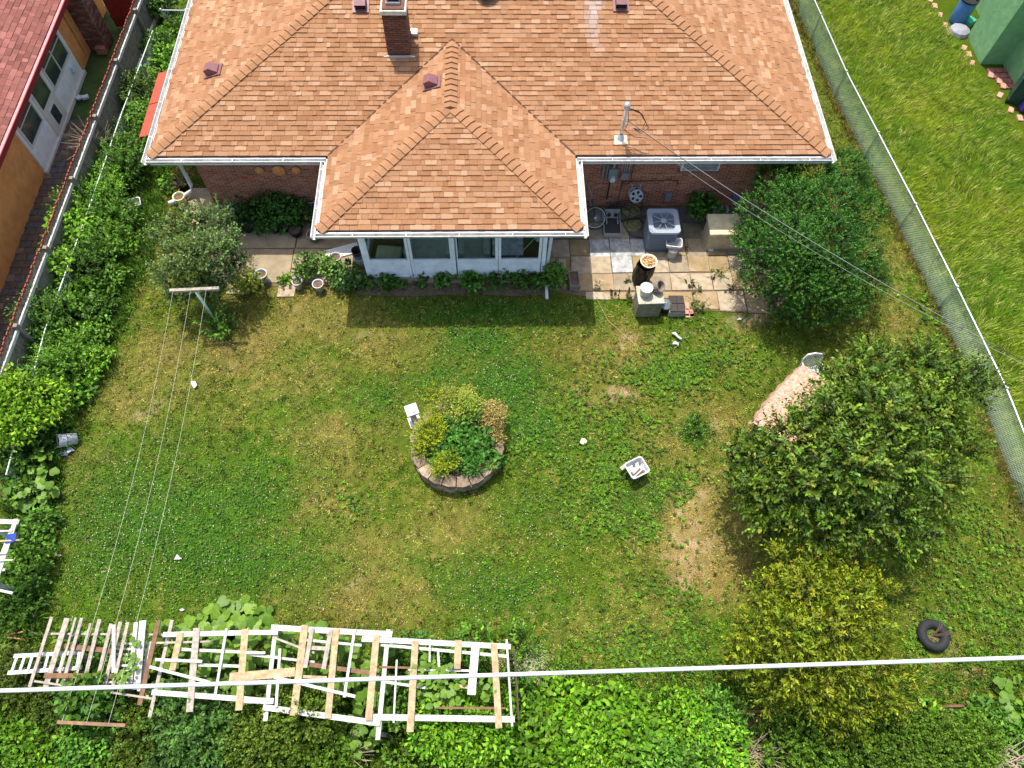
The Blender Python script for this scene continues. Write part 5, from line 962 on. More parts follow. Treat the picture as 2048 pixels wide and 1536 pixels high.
# ------------------------------------------------------------------ slat trellis at the bottom
TZ = 1.62
tr = thing('plank_trellis', (-2.77, -12.11, 0.00), 'makeshift trellis of white and tan planks over the squash vines', 'trellis'); TB = (-2.77, -12.11, 0.00)
def plank(a, c, w_, m, dz=0, parent=tr, base=TB, name='plank', th=.022):
    b = MB(); a, c = Vector(sub(a, base)), Vector(sub(c, base)); a.z += dz; c.z += dz; j = Vector((0, 0, rnd.uniform(-.004, .004))); b.bar(a+j, c+j, w_, th); return b.build(name, m, parent)
for a, c, w_, k, dz in (
    ((-5.55, -11.57, 1.62), (-3.65, -11.56, 1.62), 0.095, 'W', 0),
    ((-5.55, -12.62, 1.62), (-3.47, -12.80, 1.62), 0.095, 'W', 0),
    ((-5.20, -11.54, 1.62), (-5.23, -12.24, 1.62), 0.119, 'T', 0.03),
    ((-4.90, -11.46, 1.62), (-4.76, -12.98, 1.62), 0.127, 'G', 0.03),
    ((-4.31, -11.48, 1.62), (-4.33, -12.73, 1.62), 0.048, 'W', 0.03),
    ((-3.94, -11.49, 1.62), (-3.84, -12.97, 1.62), 0.132, 'T', 0.03),
    ((-5.30, -11.84, 1.62), (-3.60, -11.94, 1.62), 0.053, 'W', -0.03),
    ((-5.66, -11.72, 1.62), (-4.60, -11.71, 1.62), 0.037, 'G', -0.03),
    ((-5.58, -12.04, 1.62), (-4.67, -12.09, 1.62), 0.053, 'W', 0.055),
    ((-4.81, -12.14, 1.62), (-3.94, -12.18, 1.62), 0.053, 'W', -0.03),
    ((-5.66, -12.17, 1.62), (-4.46, -12.47, 1.62), 0.053, 'W', 0.055),
    ((-4.10, -12.39, 1.62), (-2.86, -12.31, 1.62), 0.164, 'T', 0.055),
    ((-3.95, -11.56, 1.62), (-3.29, -11.57, 1.62), 0.091, 'W', 0.012),
    ((-3.77, -12.79, 1.62), (-3.21, -12.82, 1.62), 0.103, 'W', 0.012),
    ((-3.44, -11.47, 1.62), (-1.03, -11.64, 1.62), 0.108, 'W', 0.0),
    ((-3.40, -12.92, 1.62), (-1.17, -13.24, 1.62), 0.103, 'W', 0),
    ((-3.37, -11.42, 1.62), (-3.34, -13.16, 1.62), 0.08, 'W', -0.05),
    ((-1.12, -11.54, 1.62), (-1.20, -13.52, 1.62), 0.085, 'W', -0.05),
    ((-2.77, -11.44, 1.62), (-2.80, -13.08, 1.62), 0.137, 'T', 0.03),
    ((-2.14, -11.52, 1.62), (-2.15, -13.14, 1.62), 0.125, 'T', 0.03),
    ((-1.33, -11.66, 1.62), (-1.38, -13.19, 1.62), 0.131, 'T', 0.055),
    ((-3.20, -11.88, 1.62), (-3.14, -12.93, 1.62), 0.051, 'W', 0.055),
    ((-1.77, -11.54, 1.62), (-1.87, -12.78, 1.62), 0.051, 'W', 0.055),
    ((-2.61, -11.51, 1.62), (-2.67, -12.24, 1.62), 0.08, 'G', 0.06),
    ((-2.24, -11.54, 1.62), (-2.31, -12.27, 1.62), 0.085, 'G', 0.06),
    ((-2.62, -12.17, 1.62), (-1.28, -12.37, 1.62), 0.08, 'B', -0.03),
    ((-2.60, -11.87, 1.62), (-2.30, -11.89, 1.62), 0.074, 'G', 0.03),
    ((-3.40, -11.65, 1.62), (-2.54, -11.96, 1.62), 0.04, 'G', -0.03),
    ((-2.72, -11.72, 1.62), (-1.62, -11.84, 1.62), 0.046, 'W', 0.01),
    ((-3.79, -11.97, 1.62), (-2.52, -12.13, 1.62), 0.046, 'W', -0.035),
    ((-3.24, -12.40, 1.62), (-1.66, -12.77, 1.62), 0.057, 'W', 0.055),
    ((-2.99, -12.37, 1.62), (-2.25, -12.42, 1.62), 0.051, 'T', -0.02),
    ((-3.87, -11.94, 1.62), (-3.48, -11.95, 1.62), 0.046, 'W', 0.04),
    ((-1.62, -11.72, 1.62), (1.32, -11.92, 1.62), 0.103, 'W', 0.025),
    ((-1.33, -13.13, 1.62), (1.37, -13.22, 1.62), 0.108, 'W', 0.0),
    ((-1.25, -11.83, 1.62), (1.25, -12.09, 1.62), 0.057, 'W', -0.03),
    ((-1.26, -12.24, 1.62), (-0.37, -12.28, 1.62), 0.04, 'B', -0.03),
    ((-0.68, -12.30, 1.62), (0.50, -12.34, 1.62), 0.04, 'W', -0.03),
    ((-1.14, -12.51, 1.62), (-0.29, -12.64, 1.62), 0.051, 'W', -0.03),
    ((0.26, -12.61, 1.62), (0.66, -12.65, 1.62), 0.063, 'T', -0.05),
    ((-0.15, -12.99, 1.62), (1.20, -13.02, 1.62), 0.04, 'B', -0.03),
    ((-0.56, -11.78, 1.62), (-0.59, -13.40, 1.62), 0.131, 'T', 0.055),
    ((0.29, -11.78, 1.62), (0.27, -12.31, 1.62), 0.131, 'T', 0.055),
    ((0.63, -11.86, 1.62), (0.55, -12.78, 1.62), 0.157, 'W', 0.055),
    ((0.99, -11.86, 1.62), (1.07, -13.37, 1.62), 0.125, 'T', 0.055),
    ((-0.91, -12.12, 1.62), (-0.91, -13.24, 1.62), 0.034, 'W', 0.03),
    ((-0.27, -11.75, 1.62), (-0.27, -12.18, 1.62), 0.034, 'W', 0.055),
    ((-0.11, -11.99, 1.62), (-0.08, -12.33, 1.62), 0.043, 'W', 0.0),
    ((1.24, -11.78, 1.62), (1.32, -13.34, 1.62), 0.04, 'W', 0.055),
    ): plank(a, c, w_, {'W': WOODW, 'T': WOODT, 'G': WOODG, 'B': WOODB}[k], dz)
for p in ((-3.36, -11.53, 1.60), (-3.37, -13.02, 1.60), (-1.11, -11.65, 1.60), (-1.21, -13.41, 1.60), (1.25, -11.87, 1.60), (1.32, -13.20, 1.60), (-5.52, -11.56, 1.60), (-5.55, -12.62, 1.60), (-2.51, -11.53, 1.60), (-0.05, -11.82, 1.60)):
    b = MB(); q_ = sub(p, TB); b.bar((q_[0], q_[1], -.05), (q_[0], q_[1], 1.56), .07, .07, (0, 1, 0)); b.build('post', WOODG, tr)
b = MB(); b.tube([sub((1.40, -11.90, 1.20), TB), sub((1.46, -13.21, 1.10), TB)], .02, 5); b.build('bent_pole', BARK, tr)
SB = (-7.59, -11.92, 0.00); sf = thing('slat_frame', SB, 'row of grey leaning wooden slats at the left end of the trellis', 'slat frame')
for a, c, w_, k, dz in (
    ((-7.89, -11.17, 1.50), (-8.05, -12.46, 1.35), 0.065, 'G', 0.0),
    ((-7.58, -11.20, 1.50), (-7.74, -12.48, 1.35), 0.108, 'G', 0.0),
    ((-7.41, -11.19, 1.50), (-7.54, -12.43, 1.35), 0.043, 'G', 0.0),
    ((-7.29, -11.20, 1.50), (-7.42, -12.38, 1.35), 0.065, 'G', 0.0),
    ((-7.09, -11.31, 1.50), (-7.20, -12.31, 1.35), 0.049, 'G', 0.0),
    ((-6.93, -11.23, 1.50), (-7.02, -12.32, 1.35), 0.076, 'G', 0.0),
    ((-6.68, -11.32, 1.50), (-6.78, -12.63, 1.35), 0.07, 'G', 0.0),
    ((-6.60, -11.35, 1.50), (-6.47, -12.23, 1.35), 0.07, 'W', 0.04),
    ((-6.50, -11.29, 1.50), (-6.61, -12.55, 1.35), 0.076, 'G', 0.0),
    ((-6.35, -11.30, 1.50), (-6.45, -12.57, 1.35), 0.065, 'G', 0.0),
    ((-6.17, -11.31, 1.50), (-6.10, -12.44, 1.35), 0.081, 'W', 0.04),
    ((-6.04, -11.28, 1.50), (-5.97, -12.44, 1.35), 0.13, 'W', 0.04),
    ((-5.75, -11.28, 1.50), (-5.86, -12.82, 1.35), 0.092, 'B', 0.0),
    ((-5.48, -11.27, 1.50), (-5.62, -13.04, 1.35), 0.07, 'G', 0.0),
    ): plank(a, c, w_, {'W': WOODW, 'G': WOODG, 'B': WOODB}[k], dz, sf, SB, 'slat')
for a, c, w_, k in (
    ((-7.89, -11.48, 1.44), (-5.63, -11.53, 1.40), 0.038, 'G'),
    ((-7.55, -11.72, 1.44), (-6.57, -11.83, 1.40), 0.097, 'B'),
    ((-7.80, -12.26, 1.44), (-6.34, -12.30, 1.40), 0.092, 'B'),
    ((-7.96, -12.36, 1.44), (-5.64, -12.71, 1.40), 0.038, 'G'),
    ): plank(a, c, w_, {'G': WOODG, 'B': WOODB}[k], -.05, sf, SB, 'rail', .04)
for p in ((-7.84, -11.48, 1.38), (-6.61, -11.80, 1.38), (-5.77, -11.53, 1.38), (-7.78, -12.26, 1.38), (-6.45, -12.30, 1.38), (-5.75, -12.68, 1.38)):
    b = MB(); q_ = sub(p, SB); b.bar((q_[0], q_[1], -.05), (q_[0], q_[1], 1.34), .06, .06, (0, 1, 0)); b.build('post', WOODG, sf)
b0 = (-9.37, -11.71, 0.00); sp = thing('cot_side', b0, 'white slatted cot side lying on the left slat frame', 'panel'); A0, A1, B0, B1 = [Vector(v) for v in ((-8.55, -11.88, 1.30), (-7.19, -11.83, 1.30), (-8.58, -12.19, 1.30), (-7.17, -12.12, 1.30))]
plank(A0, A1, 0.075, PLW, 0, sp, b0, 'rail'); plank(B0, B1, 0.075, PLW, 0, sp, b0, 'rail')
for k in range(9): plank(A0.lerp(A1, (k+.5)/9), B0.lerp(B1, (k+.5)/9), 0.05, PLW, .02, sp, b0, 'slat', .018)
b0 = (-6.51, -11.46, 0.00); sp = thing('crib_panel', b0, 'pale blue white slatted panel under the vine on the slat frame', 'panel'); A0, A1, B0, B1 = [Vector(v) for v in ((-5.92, -11.65, 1.30), (-5.95, -12.57, 1.30), (-6.63, -11.62, 1.30), (-6.58, -12.55, 1.30))]
plank(A0, A1, 0.055, WOODW, 0, sp, b0, 'rail'); plank(B0, B1, 0.055, WOODW, 0, sp, b0, 'rail')
for k in range(9): plank(A0.lerp(A1, (k+.5)/9), B0.lerp(B1, (k+.5)/9), 0.04, WOODW, .02, sp, b0, 'slat', .018)
for p in ((-8.20, -12.05, 1.28), (-7.37, -11.88, 1.28), (-6.68, -11.79, 1.28), (-6.07, -12.41, 1.28)):
    b = MB(); q_ = sub(p, SB); b.bar((q_[0], q_[1], -.05), (q_[0], q_[1], 1.27), .06, .06, (0, 1, 0)); b.build('post', WOODG, sf)
# second small trellis cut by the left edge, with blue cloth
t = thing('white_trellis', (-10.22, -9.51, 0.00), 'white wooden trellis frame cut off by the left edge', 'trellis'); WB = (-10.22, -9.51, 0.00)
for a, c, w_, m in (((-9.95, -9.16, 1.50), (-9.12, -9.20, 1.50), .1, WOODW), ((-9.18, -9.14, 1.52), (-9.26, -10.61, 1.45), .09, WOODW), ((-9.24, -9.35, 1.50), (-9.36, -10.61, 1.45), .05, WOODW), ((-9.75, -9.40, 1.54), (-9.18, -9.40, 1.54), .035, WOODW), ((-9.67, -9.64, 1.54), (-8.96, -9.60, 1.54), .03, WOODT), ((-9.49, -9.88, 1.54), (-9.16, -9.88, 1.54), .03, WOODW), ((-9.44, -10.03, 1.54), (-8.98, -10.02, 1.54), .03, WOODW), ((-9.30, -10.58, 1.50), (-8.81, -10.69, 1.50), .05, WOODW), ((-9.45, -10.20, 1.45), (-9.14, -10.20, 1.45), .05, WOODW)): plank(a, c, w_, m, 0, t, WB)
for p in ((-9.82, -9.25, 1.50), (-9.49, -10.40, 1.45)): b = MB(); q_ = sub(p, WB); b.bar((q_[0], q_[1], -.05), (q_[0], q_[1], 1.46), .07, .07, (0, 1, 0)); b.build('post', WOODW, t)
b = MB(); b.add([sub(v, WB) for v in ((-9.24, -9.48, 1.58), (-9.05, -9.46, 1.58), (-9.04, -9.63, 1.56), (-9.27, -9.68, 1.50), (-9.17, -9.41, 1.40), (-9.16, -9.57, 1.38))], [(0, 1, 2, 3), (1, 4, 5, 2)]); one('blue_cloth', b, mat('blue_rag', S('#2a3f8a'), rough=.8), 'dark blue rag hanging on the white trellis at left edge', 'cloth', loc=WB)
b = MB()
for k in range(9): o_ = Vector((-9.64, -11.43, 0.00)); a = rnd.uniform(-.25, .25); b.tube([o_+Vector((-.6, rnd.uniform(-.25, .25), .1+.03*k)), o_+Vector((.55, rnd.uniform(-.2, .2)+a, .12+.03*k))], .014, 4)
one('stick_pile', b, mat('dry_sticks', S('#a8835e'), rough=.9, noise=.4, scale=12), 'pile of dry brown sticks at the lower left edge', 'sticks')
b = MB(); b.bar((6.05, -13.10, 0.06), (7.65, -13.10, 0.06), .05, .12); b.build; one('bed_edging', b, WOODB, 'dark timber edging at the left end of the soil bed', 'timber')
b = MB(); b.bar((9.11, -13.07, 0.06), (11.04, -13.07, 0.06), .05, .12); one('bed_edging', b, WOODB, 'brown timber edging at the right end of the soil bed', 'timber')
b = MB(); b.bar((9.98, -12.99, 0.14), (10.09, -13.07, 0.12), .07, .03); one('wood_chip', b, WOODT, 'split pale wood offcut on the right timber edging', 'wood')
# ------------------------------------------------------------------ vegetation
def jit(L_, s=.06): return [(x+rnd.uniform(-s, s), y+rnd.uniform(-s, s), z+rnd.uniform(-s, s), r) for x, y, z, r in L_]
# dark yew
C_ = [(*(8.76, -0.18, 1.80), .55), (*(9.75, 0.13, 1.90), .55), (*(10.88, 0.45, 1.70), .5), (*(8.29, -0.97, 1.60), .55), (*(8.98, -1.24, 2.10), .65), (*(9.94, -1.11, 2.10), .65), (*(11.09, -0.90, 1.50), .5), (*(8.08, -2.00, 1.40), .55), (*(8.57, -2.47, 2.20), .7), (*(9.46, -2.47, 2.20), .7), (*(10.63, -2.25, 1.60), .5), (*(8.15, -2.68, 1.00), .5), (*(8.73, -3.19, 1.70), .62), (*(9.64, -3.20, 1.70), .62), (*(10.92, -2.84, 1.00), .48), (*(8.74, -3.32, 0.70), .42), (*(9.39, -3.55, 0.80), .45), (*(10.23, -3.40, 0.80), .42), (*(11.38, -2.32, 0.80), .3), (*(8.19, -1.09, 0.90), .4), (*(11.24, 0.26, 1.10), .5)]
YB = (10.12, -1.72, 0.00); YC = [(.022, .075, .010), (.030, .098, .012), (.045, .125, .016), (.016, .055, .008), (.055, .145, .020)]
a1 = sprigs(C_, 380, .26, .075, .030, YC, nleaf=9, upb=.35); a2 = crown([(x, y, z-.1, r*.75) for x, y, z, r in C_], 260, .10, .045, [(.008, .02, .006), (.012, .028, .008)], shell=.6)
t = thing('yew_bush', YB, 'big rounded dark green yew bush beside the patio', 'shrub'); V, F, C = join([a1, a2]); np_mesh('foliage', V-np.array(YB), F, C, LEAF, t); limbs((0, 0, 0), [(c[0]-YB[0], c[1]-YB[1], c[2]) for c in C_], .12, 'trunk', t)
# fruit tree
C_ = [(*(7.98, -7.37, 2.00), .34), (*(8.79, -6.66, 2.20), .4), (*(9.57, -6.26, 2.40), .5), (*(10.79, -6.22, 2.30), .45), (*(11.65, -6.43, 2.20), .4), (*(12.13, -6.58, 2.10), .25), (*(6.69, -7.97, 1.90), .4), (*(7.28, -8.21, 2.60), .5), (*(8.11, -7.77, 2.90), .55), (*(9.01, -7.64, 3.10), .55), (*(10.33, -7.47, 2.70), .5), (*(11.01, -7.97, 2.20), .4), (*(6.77, -8.97, 2.10), .42), (*(7.33, -9.16, 2.80), .5), (*(8.15, -8.84, 3.20), .6), (*(9.22, -8.61, 3.00), .55), (*(10.27, -8.81, 2.30), .42), (*(6.89, -9.56, 1.90), .35), (*(7.60, -9.74, 2.30), .42), (*(8.15, -9.71, 2.50), .4), (*(8.99, -9.61, 2.50), .42), (*(9.77, -9.79, 2.00), .32), (*(6.45, -8.42, 1.70), .28), (*(9.01, -6.85, 2.70), .4), (*(10.91, -7.02, 2.50), .35), (*(9.42, -9.92, 1.90), .26)]
FB = (10.14, -7.18, 0.00); FC = [(.062, .112, .012), (.078, .135, .014), (.10, .155, .018), (.044, .08, .010), (.13, .175, .025), (.07, .12, .03)]
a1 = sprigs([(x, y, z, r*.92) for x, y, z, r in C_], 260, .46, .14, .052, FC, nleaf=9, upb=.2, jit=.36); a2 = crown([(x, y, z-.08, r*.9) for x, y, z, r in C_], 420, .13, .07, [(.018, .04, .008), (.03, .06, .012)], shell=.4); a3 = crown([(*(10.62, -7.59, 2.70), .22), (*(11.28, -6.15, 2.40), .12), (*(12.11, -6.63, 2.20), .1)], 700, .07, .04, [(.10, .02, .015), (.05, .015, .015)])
t = thing('fruit_tree', FB, 'spreading dark green fruit tree over the cloth covered table', 'tree'); V, F, C = join([a1, a2, a3]); np_mesh('crown', V-np.array(FB), F, C, LEAF, t); limbs((0, 0, 0), [(c[0]-FB[0], c[1]-FB[1], c[2]) for c in C_], .11, 'trunk', t)
# yellow tree
C_ = [(*(6.89, -10.48, 2.00), .32), (*(7.63, -10.46, 2.10), .34), (*(8.23, -10.70, 2.00), .32), (*(6.37, -11.19, 2.10), .36), (*(6.98, -11.20, 2.60), .42), (*(7.72, -11.35, 2.60), .42), (*(8.69, -11.09, 1.90), .3), (*(6.05, -11.82, 1.80), .34), (*(6.50, -11.94, 2.70), .42), (*(7.16, -11.98, 2.90), .45), (*(8.22, -11.80, 2.20), .36), (*(6.02, -12.38, 1.60), .32), (*(6.53, -12.51, 2.30), .42), (*(7.20, -12.54, 2.50), .42), (*(8.16, -12.42, 2.00), .36), (*(8.87, -12.70, 1.50), .3), (*(6.38, -12.84, 1.60), .3), (*(6.98, -12.92, 1.90), .36), (*(7.77, -13.01, 1.80), .34), (*(7.71, -13.39, 1.50), .28), (*(8.61, -12.92, 1.50), .28), (*(5.88, -12.10, 1.20), .22)]
TB_ = (8.04, -11.89, 0.00); TC = [(.150, .185, .010), (.12, .165, .009), (.19, .225, .014), (.09, .135, .008), (.16, .165, .015)]
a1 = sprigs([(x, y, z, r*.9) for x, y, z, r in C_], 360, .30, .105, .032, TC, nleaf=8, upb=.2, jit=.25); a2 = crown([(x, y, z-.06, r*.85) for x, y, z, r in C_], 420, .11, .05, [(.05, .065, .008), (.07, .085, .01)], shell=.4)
t = thing('willow_leaved_tree', TB_, 'yellow green narrow leaved young tree below the fruit tree', 'tree'); V, F, C = join([a1, a2]); np_mesh('crown', V-np.array(TB_), F, C, LEAF, t); limbs((0, 0, 0), [(c[0]-TB_[0], c[1]-TB_[1], c[2]) for c in C_], .07, 'trunk', t)
# small silvery fruit tree by the clothes pole
C_ = [(*(-6.95, -1.06, 1.50), .35), (*(-7.32, -1.64, 1.60), .34), (*(-6.36, -1.23, 1.60), .3), (*(-6.76, -2.60, 1.90), .38), (*(-6.06, -2.53, 2.00), .4), (*(-5.82, -1.89, 1.70), .28), (*(-7.18, -2.77, 1.40), .32), (*(-6.66, -2.72, 1.10), .3), (*(-5.99, -2.48, 1.10), .3), (*(-5.69, -2.31, 1.30), .26), (*(-6.44, -2.77, 0.60), .26), (*(-7.24, -2.76, 0.60), .24), (*(-6.34, -0.55, 1.40), .2)]
AB = (-6.83, -2.52, 0.00); AC = [(.085, .13, .045), (.065, .11, .03), (.11, .155, .06), (.05, .09, .022)]
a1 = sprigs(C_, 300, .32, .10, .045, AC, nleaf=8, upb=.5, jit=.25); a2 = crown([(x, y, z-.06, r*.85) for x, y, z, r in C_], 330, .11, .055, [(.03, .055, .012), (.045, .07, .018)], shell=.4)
t = thing('apple_tree', AB, 'small silvery green tree behind the clothes pole', 'tree'); V, F, C = join([a1, a2]); np_mesh('crown', V-np.array(AB), F, C, LEAF, t); limbs((0, 0, 0), [(c[0]-AB[0], c[1]-AB[1], c[2]) for c in C_], .05, 'trunk', t)
# weed clumps along the left fence
WEEDS = [[(.075, .165, .018), (.06, .14, .016), (.10, .20, .025)], [(.05, .115, .016), (.04, .095, .014), (.07, .145, .02)], [(.11, .225, .02), (.09, .19, .018), (.14, .26, .03)], [(.07, .12, .03), (.09, .14, .03), (.05, .09, .02)]]
def weed(p, r, h, kind, label=None, sty=0, name='weed_clump', cat='weeds', grp=None, n=5, per=None):
    base = (p[0], p[1], 0); cl = blob(p[0], p[1], h, r*.65, r*.65, n, r*.55, .12)
    cl = [(x, y, max(.12, z-r*.4), q) for x, y, z, q in cl]; cols = WEEDS[kind] if isinstance(kind, int) else kind; kv = rnd.uniform(.7, 1.35); cols = [tuple(v*kv for v in c) for c in cols]
    if sty == 0: arr = crown(cl, (per or 210)*3, .105, .055, cols, jit=.33)
    elif sty == 1: arr = sprigs(cl, (per or 75)*2, .36, .12, .042, cols, nleaf=8, upb=.9)
    elif sty == 2: arr = crown(cl, (per or 130)*2.6, .14, .08, cols, jit=.3)
    elif sty == 3: arr = sprigs(cl, (per or 90)*2, .22, .065, .038, cols, nleaf=8, upb=.3)
    elif sty == 4: arr = crown(cl, per or 300, .24, .016, cols, jit=.3, upb=.1, stiff=1.2)
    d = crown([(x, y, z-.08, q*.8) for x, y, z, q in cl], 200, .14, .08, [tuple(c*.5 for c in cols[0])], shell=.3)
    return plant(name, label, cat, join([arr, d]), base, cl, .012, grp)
LMK = [(8.2, 'by the side gate'), (6.2, 'near the fence top end'), (4.6, 'below the red gate'), (3.2, 'beside the red awning'), (1.9, 'opposite the house corner'), (.6, 'beside the dead bush'), (-.6, 'opposite the white tray'), (-2.0, 'opposite the silvery tree'), (-3.3, 'level with the pole bar'), (-4.6, 'level with the pole foot'), (-6.2, 'just above the lime shrub'), (-8.3, 'below the tipped bucket'), (-10.2, 'around the white trellis'), (-99, 'above the stick pile')]
USED = {}
def wlabel(p, kd, sty):
    where = next(tx for y, tx in LMK if p[1] > y); look = ['mid green', 'dark green', 'bright green', 'grey green'][kd]+' '+['leafy', 'feathery', 'broad leaved', 'fine', 'grassy'][sty]
    side = 'fence side' if p[0] < -9.4 else 'lawn side'; L_ = look+' weed clump '+where+', '+side; USED[L_] = USED.get(L_, 0)+1
    return L_ if USED[L_] == 1 else L_.replace(' weed clump', ' weed clump, the %s one,' % ['', '', 'lower', 'lowest'][USED[L_]])
for k, (px, py, r, h, kd, sty) in enumerate((((-10.56, 9.26, 0.00), 0, .7, .9, 1, 2), ((-9.86, 8.08, 0.00), 0, .6, .8, 0, 0), ((-10.30, 7.32, 0.00), 0, .6, .8, 0, 0), ((-9.51, 6.71, 0.00), 0, .6, .7, 0, 2), ((-10.35, 5.64, 0.00), 0, .6, .8, 2, 0), ((-9.58, 5.41, 0.00), 0, .6, .7, 1, 0), ((-10.44, 4.95, 0.00), 0, .6, .8, 3, 1), ((-9.76, 3.95, 0.00), 0, .7, .8, 0, 0), ((-10.18, 3.20, 0.00), 0, .6, .7, 1, 3), ((-9.27, 3.09, 0.00), 0, .5, .5, 1, 0), ((-10.21, 2.16, 0.00), 0, .7, .8, 1, 1), ((-10.55, 1.08, 0.00), 0, .8, .9, 0, 1), ((-10.73, 0.32, 0.00), 0, .7, .9, 0, 1), ((-9.91, 0.04, 0.00), 0, .6, .7, 1, 1), ((-10.76, -0.68, 0.00), 0, .7, .9, 2, 2), ((-9.94, -0.87, 0.00), 0, .6, .7, 0, 1), ((-9.51, -0.60, 0.00), 0, .4, .4, 2, 0), ((-10.33, -1.56, 0.00), 0, .7, .8, 1, 1), ((-10.91, -1.82, 0.00), 0, .6, .9, 2, 2), ((-9.69, -1.91, 0.00), 0, .5, .6, 0, 0), ((-10.46, -2.65, 0.00), 0, .7, .8, 0, 2), ((-9.73, -2.90, 0.00), 0, .5, .5, 1, 0), ((-10.72, -3.45, 0.00), 0, .6, .8, 1, 1), ((-9.91, -3.77, 0.00), 0, .6, .6, 0, 0), ((-10.92, -4.14, 0.00), 0, .6, .8, 1, 1), ((-10.15, -4.60, 0.00), 0, .6, .7, 0, 1), ((-9.51, -4.61, 0.00), 0, .45, .5, 2, 0), ((-10.53, -5.11, 0.00), 0, .5, .8, 1, 1), ((-9.69, -5.41, 0.00), 0, .5, .5, 0, 2), ((-10.19, -6.98, 0.00), 0, .6, .5, 1, 4), ((-10.64, -7.31, 0.00), 0, .6, .7, 1, 1), ((-9.70, -8.93, 0.00), 0, .5, .4, 1, 0), ((-9.67, -9.86, 0.00), 0, .65, .8, 0, 0), ((-9.80, -10.52, 0.00), 0, .7, .6, 1, 1), ((-9.32, -10.69, 0.00), 0, .5, .4, 1, 4), ((-9.63, -11.11, 0.00), 0, .6, .4, 0, 4), ((-10.30, -8.07, 0.00), 0, .5, .6, 1, 0))): weed((px[0]+(.22 if px[0] < -9.5 else 0), px[1], 0), r*1.02, h*(1.05 if px[0] < -9.5 else 1.15)*rnd.uniform(.65, 1.25), kd, wlabel(px, kd, sty), sty, grp='weed clumps along the left fence')
# dead twiggy bush near the top of the fence
b = MB(); o_ = (-10.78, 2.68, 0.00)
for k in range(60):
    a = rnd.uniform(0, 6.3); e = rnd.uniform(.3, 1.2); L0 = rnd.uniform(.5, 1.0); d = Vector((math.cos(a)*math.cos(e), math.sin(a)*math.cos(e), math.sin(e))); m_ = d*L0*.5+Vector((rnd.uniform(-.1, .1), rnd.uniform(-.1, .1), .05)); b.tube([(0, 0, .5), m_+Vector((0, 0, .5)), d*L0+Vector((rnd.uniform(-.2, .2), rnd.uniform(-.2, .2), .5))], [.012, .008, .004], 4)
b.tube([(0, 0, -.05), (0, 0, .55)], .03, 6); one('dead_bush', b, mat('dead_twig', S('#a8977f'), rough=.95), 'dead grey twiggy bush against the board fence', 'shrub', loc=o_)
t = weed((-10.65, -6.24, 0.00), .95, 1.7, [(.11, .22, .010), (.14, .25, .015), (.08, .18, .008), (.18, .28, .025)], 'bright lime green shrub at the left edge above the tipped bucket', 0, 'lime_shrub', 'shrub', n=9, per=300)
weed((-9.69, -2.49, 0.00), .35, .3, [(.22, .17, .05), (.15, .13, .04)], 'yellowing dried weed at the edge of the left lawn', 0, 'dry_weed', n=3)
weed((-6.25, -3.57, 0.00), .4, .45, 1, 'leafy weeds at the foot of the clothes pole', 1, 'pole_weed', n=4); weed((6.03, -6.58, 0.00), .0001+.3, .16, 1, 'dark low weed patch on the dry lawn', 3, 'weed_patch', n=4)
weed((-5.73, -2.11, 0.00), .42, .35, [(.17, .20, .03), (.13, .17, .025), (.22, .24, .06)], 'yellow variegated bush beside the white bucket pot', 0, 'variegated_bush', 'shrub', n=5)
weed((-4.11, -1.75, 0.00), .42, .65, [(.08, .17, .03), (.06, .14, .025)], 'left leafy plant growing in a pale pot on the walkway edge', 0, 'pot_plant', 'plant', n=5); weed((-3.63, -1.67, 0.00), .36, .6, [(.08, .17, .03), (.10, .19, .04)], 'middle leafy plant behind the pale pots', 0, 'pot_plant', 'plant', n=4)
weed((-3.08, -1.98, 0.00), .42, .42, [(.075, .15, .045), (.06, .13, .035), (.11, .20, .07)], 'large bushy plant with pale edged leaves near the porch corner', 2, 'bushy_plant', 'plant', n=6, per=190); weed((-4.71, -1.90, 0.00), .22, .25, 2, 'small bright plant between the paving stones by the pots', 0, 'small_plant', 'plant', n=3)
PW = [(.045, .12, .018), (.06, .145, .02), (.08, .17, .03)]
for k, (p, r, lab) in enumerate((((-2.48, -2.09, 0.00), .25, 'low plant at the left end of the porch bed'), ((-1.92, -2.09, 0.00), .3, 'round leaved plant in the porch bed below the first window'), ((-1.57, -2.09, 0.00), .16, 'tiny yellow green plant in the porch bed'), ((-0.99, -2.03, 0.00), .18, 'narrow seedling in the porch bed below the second window'), ((-0.39, -1.90, 0.00), .34, 'leafy plant in the porch bed below the porch centre'), ((0.45, -2.04, 0.00), .36, 'dark leafy plant in the porch bed below the third window'), ((1.09, -1.94, 0.00), .32, 'leafy plant in the porch bed between third and fourth windows'), ((1.72, -1.91, 0.00), .38, 'leafy plant in the porch bed below the fourth window'), ((2.28, -1.95, 0.00), .28, 'plant at the right end of the porch bed'))): weed(p, r, r*.9, PW, lab, 2, 'bed_plant', 'plant', n=4, per=170)
weed((2.74, -2.18, 0.00), .38, .8, [(.09, .19, .02), (.07, .16, .018)], 'light green shrub at the right porch corner by the planter box', 0, 'corner_shrub', 'shrub', n=5)
weed((7.18, 0.37, 0.00), .42, .75, [(.05, .15, .018), (.07, .18, .025)], 'broad leaved plant growing between the air conditioner and generator', 2, 'broad_leaved_plant', 'plant', n=6, per=180)
